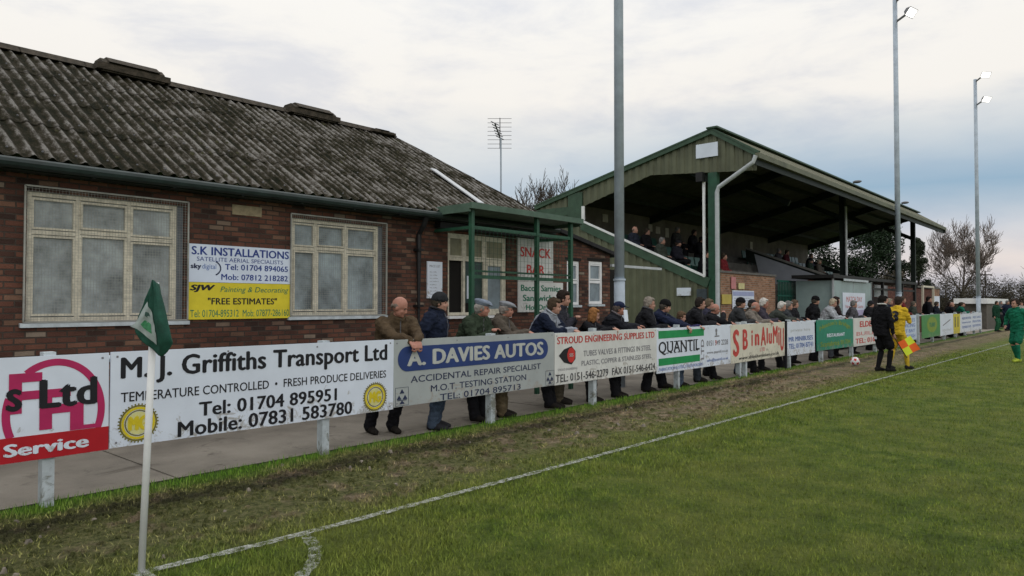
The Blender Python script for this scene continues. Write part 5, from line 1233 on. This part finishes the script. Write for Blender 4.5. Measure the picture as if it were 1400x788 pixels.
person(PX-.4, 30.6, GZ, -70, 'man in a navy coat under the open bay of the shelter', 1.86, 8, ('pocket', 'pocket'), 0, -4, NV_, BK, (.3, .26, .2), 'hair')
person(PX-.3, 32.2, GZ, -70, 'person in a dark red jacket behind the shelter posts', 1.95, 9, ('rail', 'rail'), 0, -4, (.13, .018, .022), BK, (.09, .06, .045), 'hair')
person(PX-.5, 38.1, GZ, -70, 'tall man in black standing by the end of the brick store', 2.0, 6, ('side', 'side'), -10, -2, (.008, .008, .011), BK, (.02, .016, .014), 'hair')
for i, (y, dx, t_, hr, lab) in enumerate(((40.8, 0, BK, (.35, .2, .15), 'ruddy bald man in black behind the far white board'), (42.0, .3, (.02, .02, .022), (.04, .03, .025), 'man in black between the ruddy bald man and the green coat'), (43.4, 0, (.012, .12, .075), (.05, .04, .03), 'person in a bright green coat behind the far boards'), (45.0, .2, (.02, .022, .03), GRY, 'grey haired man in a dark coat right of the green coat'), (46.2, .5, NV_, (.05, .04, .03), 'dark haired man in navy at the far end of the boards'))):
    person(PX-dx, y, GZ, -75, lab, 1.74, 8, ('rail', 'rail'), 5, -5, t_, BK, hr, 'bald' if i == 0 else 'hair', skin=SKIN2 if i % 2 else SKIN)
for y, dx, t_, hr, hd_, lab in ((15.3, .55, (.03, .03, .05), (.12, .09, .06), 'hair', 'brown haired person in dark blue standing back from the rail near the white notice'), (17.9, .62, (.05, .04, .03), (.05, .04, .03), 'cap', 'person in a brown coat and dark cap standing back behind the white haired man'), (20.2, .35, BK, (.10, .07, .05), 'hair', 'brown haired person in black between the slate coat and the black hat'), (25.4, .25, (.08, .08, .09), GRY, 'hair', 'grey haired person in mid grey by the white poster end of the shelter'), (27.6, .3, BK, (.05, .04, .03), 'beanie', 'person in black and a beanie hidden mostly by the linesman'), (34.6, .4, (.05, .06, .05), (.12, .1, .08), 'hair', 'person in a moss green coat below the shelter roof'),
        (39.6, .45, (.015, .02, .03), (.06, .05, .04), 'hair', 'person in dark navy behind the white and yellow boards'), (44.2, .7, (.04, .02, .02), GRY, 'beanie', 'person in dark brown and a beanie in the second row behind the far boards'), (45.6, .9, (.10, .10, .10), WHT, 'hair', 'white haired person in grey in the second row behind the far boards')):
    person(PX-dx, y, GZ, -68, lab, 1.76, 6, ('rail', 'pocket'), 8, -5, t_, BK, hr, hd_, (.02, .02, .025))
# crowd at the far corner, standing on the ground beyond the boards
far = ((1347, 50, -6.2, (.012, .05, .03), (.02, .1, .05), 'player in a green bib at the end of the boards'), (0, 52, -5.9, NV_, NV_, 'tall person in navy left of the white roofed hatch'), (0, 56, -5.6, (.3, .28, .25), BK, 'person in a pale top before the far hatch'),
       (0, 58.5, -5.0, BK, BK, 'person in a black coat with a pale scarf near the far corner'), (0, 58, -4.1, (.06, .012, .018), NV_, 'person in dark maroon near the far corner'), (0, 62, -4.2, (.03, .03, .035), BK, 'person in charcoal near the far corner'),
       (0, 63, -3.1, (.02, .025, .05), BK, 'person in dark blue near the far corner'), (0, 66, -3.5, (.08, .07, .06), BK, 'person in a taupe coat at the far corner'), (0, 68, -2.5, (.015, .03, .02), BK, 'person in bottle green at the far corner'),
       (0, 60, -7.2, (.1, .1, .11), BK, 'person in mid grey behind the far hatch'), (0, 64, -6.8, (.02, .02, .02), BK, 'person in black behind the far hatch'), (0, 70, -5.2, (.15, .14, .13), BK, 'person in a beige coat at the farthest corner'))
for i, (_, y, x, t_, lg_, lab) in enumerate(far):
    person(x, y, 0, -110-20*(i % 3), lab, 1.76+.05*math.sin(i*2.3), 2, ('side', 'pocket') if i % 2 else ('chest', 'side'), 20*math.sin(i), -3, t_, lg_, ((.05, .04, .03), GRY, (.12, .08, .05), WHT)[i % 4], 'beanie' if i % 5 == 3 else 'hair', (.04, .04, .05), collar=(.5, .5, .5) if 'scarf' in lab else None)
# spectators in the seats
def seat_at(k, y): return (-9.75-.92*k-.28, y, 1.75+.42*k-.05)
for i, (k, y, t_, hr, hd_, lab) in enumerate(((1, 22.9, (.10, .08, .055), (.1, .08, .06), 'hair', 'seated man in a tan coat above the brick wall'), (1, 23.6, (.16, .02, .025), (.05, .04, .03), 'hair', 'seated person in red above the brick wall'), (1, 22.2, BK, (.03, .02, .02), 'hair', 'seated person in black left of the tan coat above the brick wall'),
        (3, 20.7, (.02, .025, .04), (.16, .12, .1), 'bald', 'seated bald man in navy nearest the gable opening'), (3, 21.5, BK, (.05, .04, .03), 'hair', 'seated person in black next to the bald man in the stand'), 
        (3, 25.6, BK, (.04, .03, .02), 'beanie', 'seated person in a dark beanie high behind the stair wall'), (4, 28.2, (.04, .03, .03), (.06, .05, .04), 'hair', 'seated person in dark brown high behind the stair wall'), (3, 33.6, (.06, .06, .07), GRY, 'hair', 'grey haired seated person beyond the stair parapet'), (3, 34.6, (.09, .02, .03), (.05, .04, .03), 'hair', 'seated person in maroon beyond the stair parapet'), (2, 36.4, (.10, .09, .08), (.3, .26, .2), 'hair', 'fair haired seated person in beige beyond the stair parapet'),
        (2, 20.9, (.05, .06, .05), GRY, 'hair', 'grey haired seated man in green low behind the sloping white trim'), (2, 22.0, (.02, .02, .03), (.06, .04, .03), 'beanie', 'seated person in a beanie low behind the sloping white trim'),   
        (4, 25.4, (.06, .06, .06), GRY, 'hair', 'grey haired seated person in grey high over the stair gap'), (4, 26.8, (.02, .02, .025), (.04, .03, .03), 'hair', 'seated person in black high over the stair gap'), (3, 38.0, (.05, .05, .08), (.06, .05, .04), 'hair', 'seated person in slate blue toward the far end of the stand'), (2, 35.2, (.03, .05, .04), GRY, 'beanie', 'seated person in dark green and a beanie beyond the stair parapet'))):
    X_, Y_, Z_ = seat_at(k, y)
    person(X_, Y_, Z_, -85, lab, 1.74, 8, ('lap', 'lap'), 15, -5, t_, BK, hr, hd_, (.02, .02, .025), sit=True, feet=[(-.1, .40), (.1, .42)])
# on the pitch
LM = person(-4.57, 18.50, 0, -30, 'linesman in black shirt and shorts with white collar, seen from behind', 1.79, 2, ('side', (.30, .06, .86)), -5, -2, (.008, .008, .010), BK, (.012, .01, .009), 'hair', shorts=(.009, .009, .011), socks=(.008, .008, .01), collar=(.62, .62, .6), bulk=.95, fine=True, feet=[(-.10, -.02), (.10, .10)], shoe=(.012, .012, .012))
YP = person(-4.45, 19.38, 0, -25, 'player in all yellow kit with the number three on his back', 1.77, 5, ('side', 'chest'), 15, -4, (.60, .40, .03), BK, (.03, .022, .018), 'hair', shorts=(.58, .38, .03), socks=(.58, .40, .04), bulk=1.0, fine=True, feet=[(-.10, -.16), (.12, .22)], shoe=(.02, .02, .02))
GP = person(-2.49, 24.05, 0, 150, 'player in all green kit near the right edge of the pitch', 1.72, 5, (( -.30, .02, 1.0), (.30, .06, 1.0)), -10, -4, (.012, .15, .085), BK, (.03, .02, .016), 'hair', shorts=(.012, .13, .075), socks=(.012, .14, .08), bulk=.96, fine=True, feet=[(-.09, .10), (.10, -.12)], shoe=(.35, .42, .05))
# the number and white marks, laid on the shirt's surface
def on_back(root, part, poly_v, poly_f, name, m, cx, cz, w, hh, side=-1):
    j = next(c for c in root.children if c.name.startswith(part)); me = j.data
    tr = BVHTree.FromPolygons([v.co for v in me.vertices], [tuple(p.vertices) for p in me.polygons]); vs = []
    for v in poly_v:
        px = cx+(v[0]-.5)*w; pz = cz+(v[1]-.5)*hh
        hit = tr.ray_cast(Vector((px if side < 0 else px, side*.8, pz)), Vector((0, -side, 0)))
        q = hit[0] if hit[0] else Vector((px, side*.12, pz)); vs.append(q+Vector((0, side*.022, 0)))
    b = MB(); b.add(vs, poly_f); return child(b.mesh(name), name, j, m)
v, f = glyphs('3', .03); on_back(YP, 'jacket', [(1-0-(1-q[0]), q[1]) for q in v], f, 'shirt_number', M_black, .055, 1.30, .17, .27)
v, f = glyphs('11', .02); on_back(LM, 'shorts', [(0, 0), (1, 0), (1, 1), (0, 1)], [(0, 1, 2, 3)], 'shorts_badge', M_board_white, -.10, .80, .07, .07)
# linesman's flag, held low at his right
lf = thing('linesman_flag', (-4.2, 18.55, .6), 'yellow and orange quartered flag held low by the linesman', 'flag')
hand_w = Matrix.Rotation(R(-30), 3, 'Z') @ Vector((.30, .06, .86))+Vector((-4.60, 18.48, 0)); tip = hand_w+Vector((.25, .24, -.52))
MB().tube([hand_w+Vector((-.03, -.03, .10)), tip], .010, 8).build('stick', M_black, lf)
b = MB(); sdir = (tip-hand_w).normalized(); fx_ = Vector((.75, .66, .0)); fl_ = (fx_-sdir*fx_.dot(sdir)).normalized()
o0 = hand_w+sdir*.20+fl_*.012
for i in range(9):
    for j in range(9):
        u, v_ = i/8, j/8; b.v.append(tuple(o0+sdir*(.38*u)+fl_*(.38*v_)+Vector((.66, -.75, 0))*(.03*math.sin(v_*5+u*2)*v_)+Vector((0, 0, -.05*v_))))
for i in range(8):
    for j in range(8): b.f.append((i*9+j, i*9+j+1, i*9+j+10, i*9+j+9)); b.m.append(1 if (i < 4) == (j < 4) else 0)
b.build('cloth', [mat('fluorescent_yellow', (.62, .72, .04), .7, .05), mat('fluorescent_orange', (.75, .13, .02), .7, .05)], lf, smooth=True)
# match ball
fb = thing('football', (-5.53, 19.81, .11), 'white and red football on the grass by the boards', 'football')
bm = bmesh.new(); bmesh.ops.create_icosphere(bm, subdivisions=3, radius=.115)
me = bpy.data.meshes.new('shell'); 
ico = bmesh.new(); bmesh.ops.create_icosphere(ico, subdivisions=1, radius=1); cs = [v_.co.copy().normalized() for v_ in ico.verts]; ico.free()
for f_ in bm.faces: f_.material_index = 1 if max(c.dot(f_.calc_center_median().normalized()) for c in cs) > .93 else 0; f_.smooth = True
bm.to_mesh(me); bm.free(); me.materials.append(M_white); me.materials.append(M_red_ink); child(me, 'shell', fb, None)
# far hatch with a white roof, a red bag and other small things by the far corner
ht_ = thing('white_roofed_hatch', (-7.4, 60, 0), 'low hatch with a white roof edge beyond the end of the boards', 'kiosk')
MB().box(-9, -7.4, 55.5, 65, -.1, 1.62).build('wall', mat('hatch_wall', (.11, .10, .085), .8, .15), ht_); MB().box(-9.2, -7.3, 55.2, 65.2, 1.63, 1.98).build('roof', M_white, ht_); MB().box(-7.41, -7.37, 58.2, 60.4, .7, 1.5).build('door', M_white_dirty, ht_)
rb = thing('red_bag', (-5.4, 55.5, 0), 'red kit bag on the ground near the far corner', 'bag')
MB().prism([(-5.75, 55.2, 0), (-5.05, 55.2, 0), (-5.0, 55.2, .42), (-5.1, 55.2, .62), (-5.7, 55.2, .62), (-5.8, 55.2, .42)], (0, .5, 0)).build('bag_body', cloth((.32, .04, .03)), rb); MB().tube([(-5.65, 55.4, .62), (-5.55, 55.4, .78), (-5.25, 55.4, .78), (-5.15, 55.4, .62)], .025, 6).build('handle', M_black, rb)
up_ = thing('utility_pole', (-10.2, 76, 0), 'thin dark utility pole right of the farthest floodlight', 'pole'); MB().tube([(-10.2, 76, -.1), (-10.2, 76, 4.6)], .06, 6).build('post', M_bark, up_); MB().box(-10.7, -9.7, 75.95, 76.05, 4.2, 4.28).build('crossarm', M_bark, up_)
wf = thing('pale_timber_frame', (-8.6, 44, 0), 'pale open timber frame standing left of the far bushes', 'frame')
b = MB(); b.box(-8.65, -8.55, 43, 43.12, -.1, 2.5); b.build('post', M_cream, wf); b = MB(); b.box(-8.65, -8.55, 45.6, 45.72, -.1, 2.5); b.build('post', M_cream, wf); b = MB(); b.box(-8.65, -8.55, 43, 45.72, 2.503, 2.6); b.build('top_bar', M_cream, wf)
# white cup or programme held by the man in the navy cap
pg = tag(MB().prism([(PX+.36, 10.42, 1.30), (PX+.36, 10.52, 1.30), (PX+.33, 10.53, 1.50), (PX+.33, 10.43, 1.50)], (.012, .006, 0)).build('match_programme', M_board_white, None, (PX+.36, 10.47, 1.3)), 'white match programme held up beside the man in the navy cap', 'programme')
bpy.data.objects.remove(TMP)
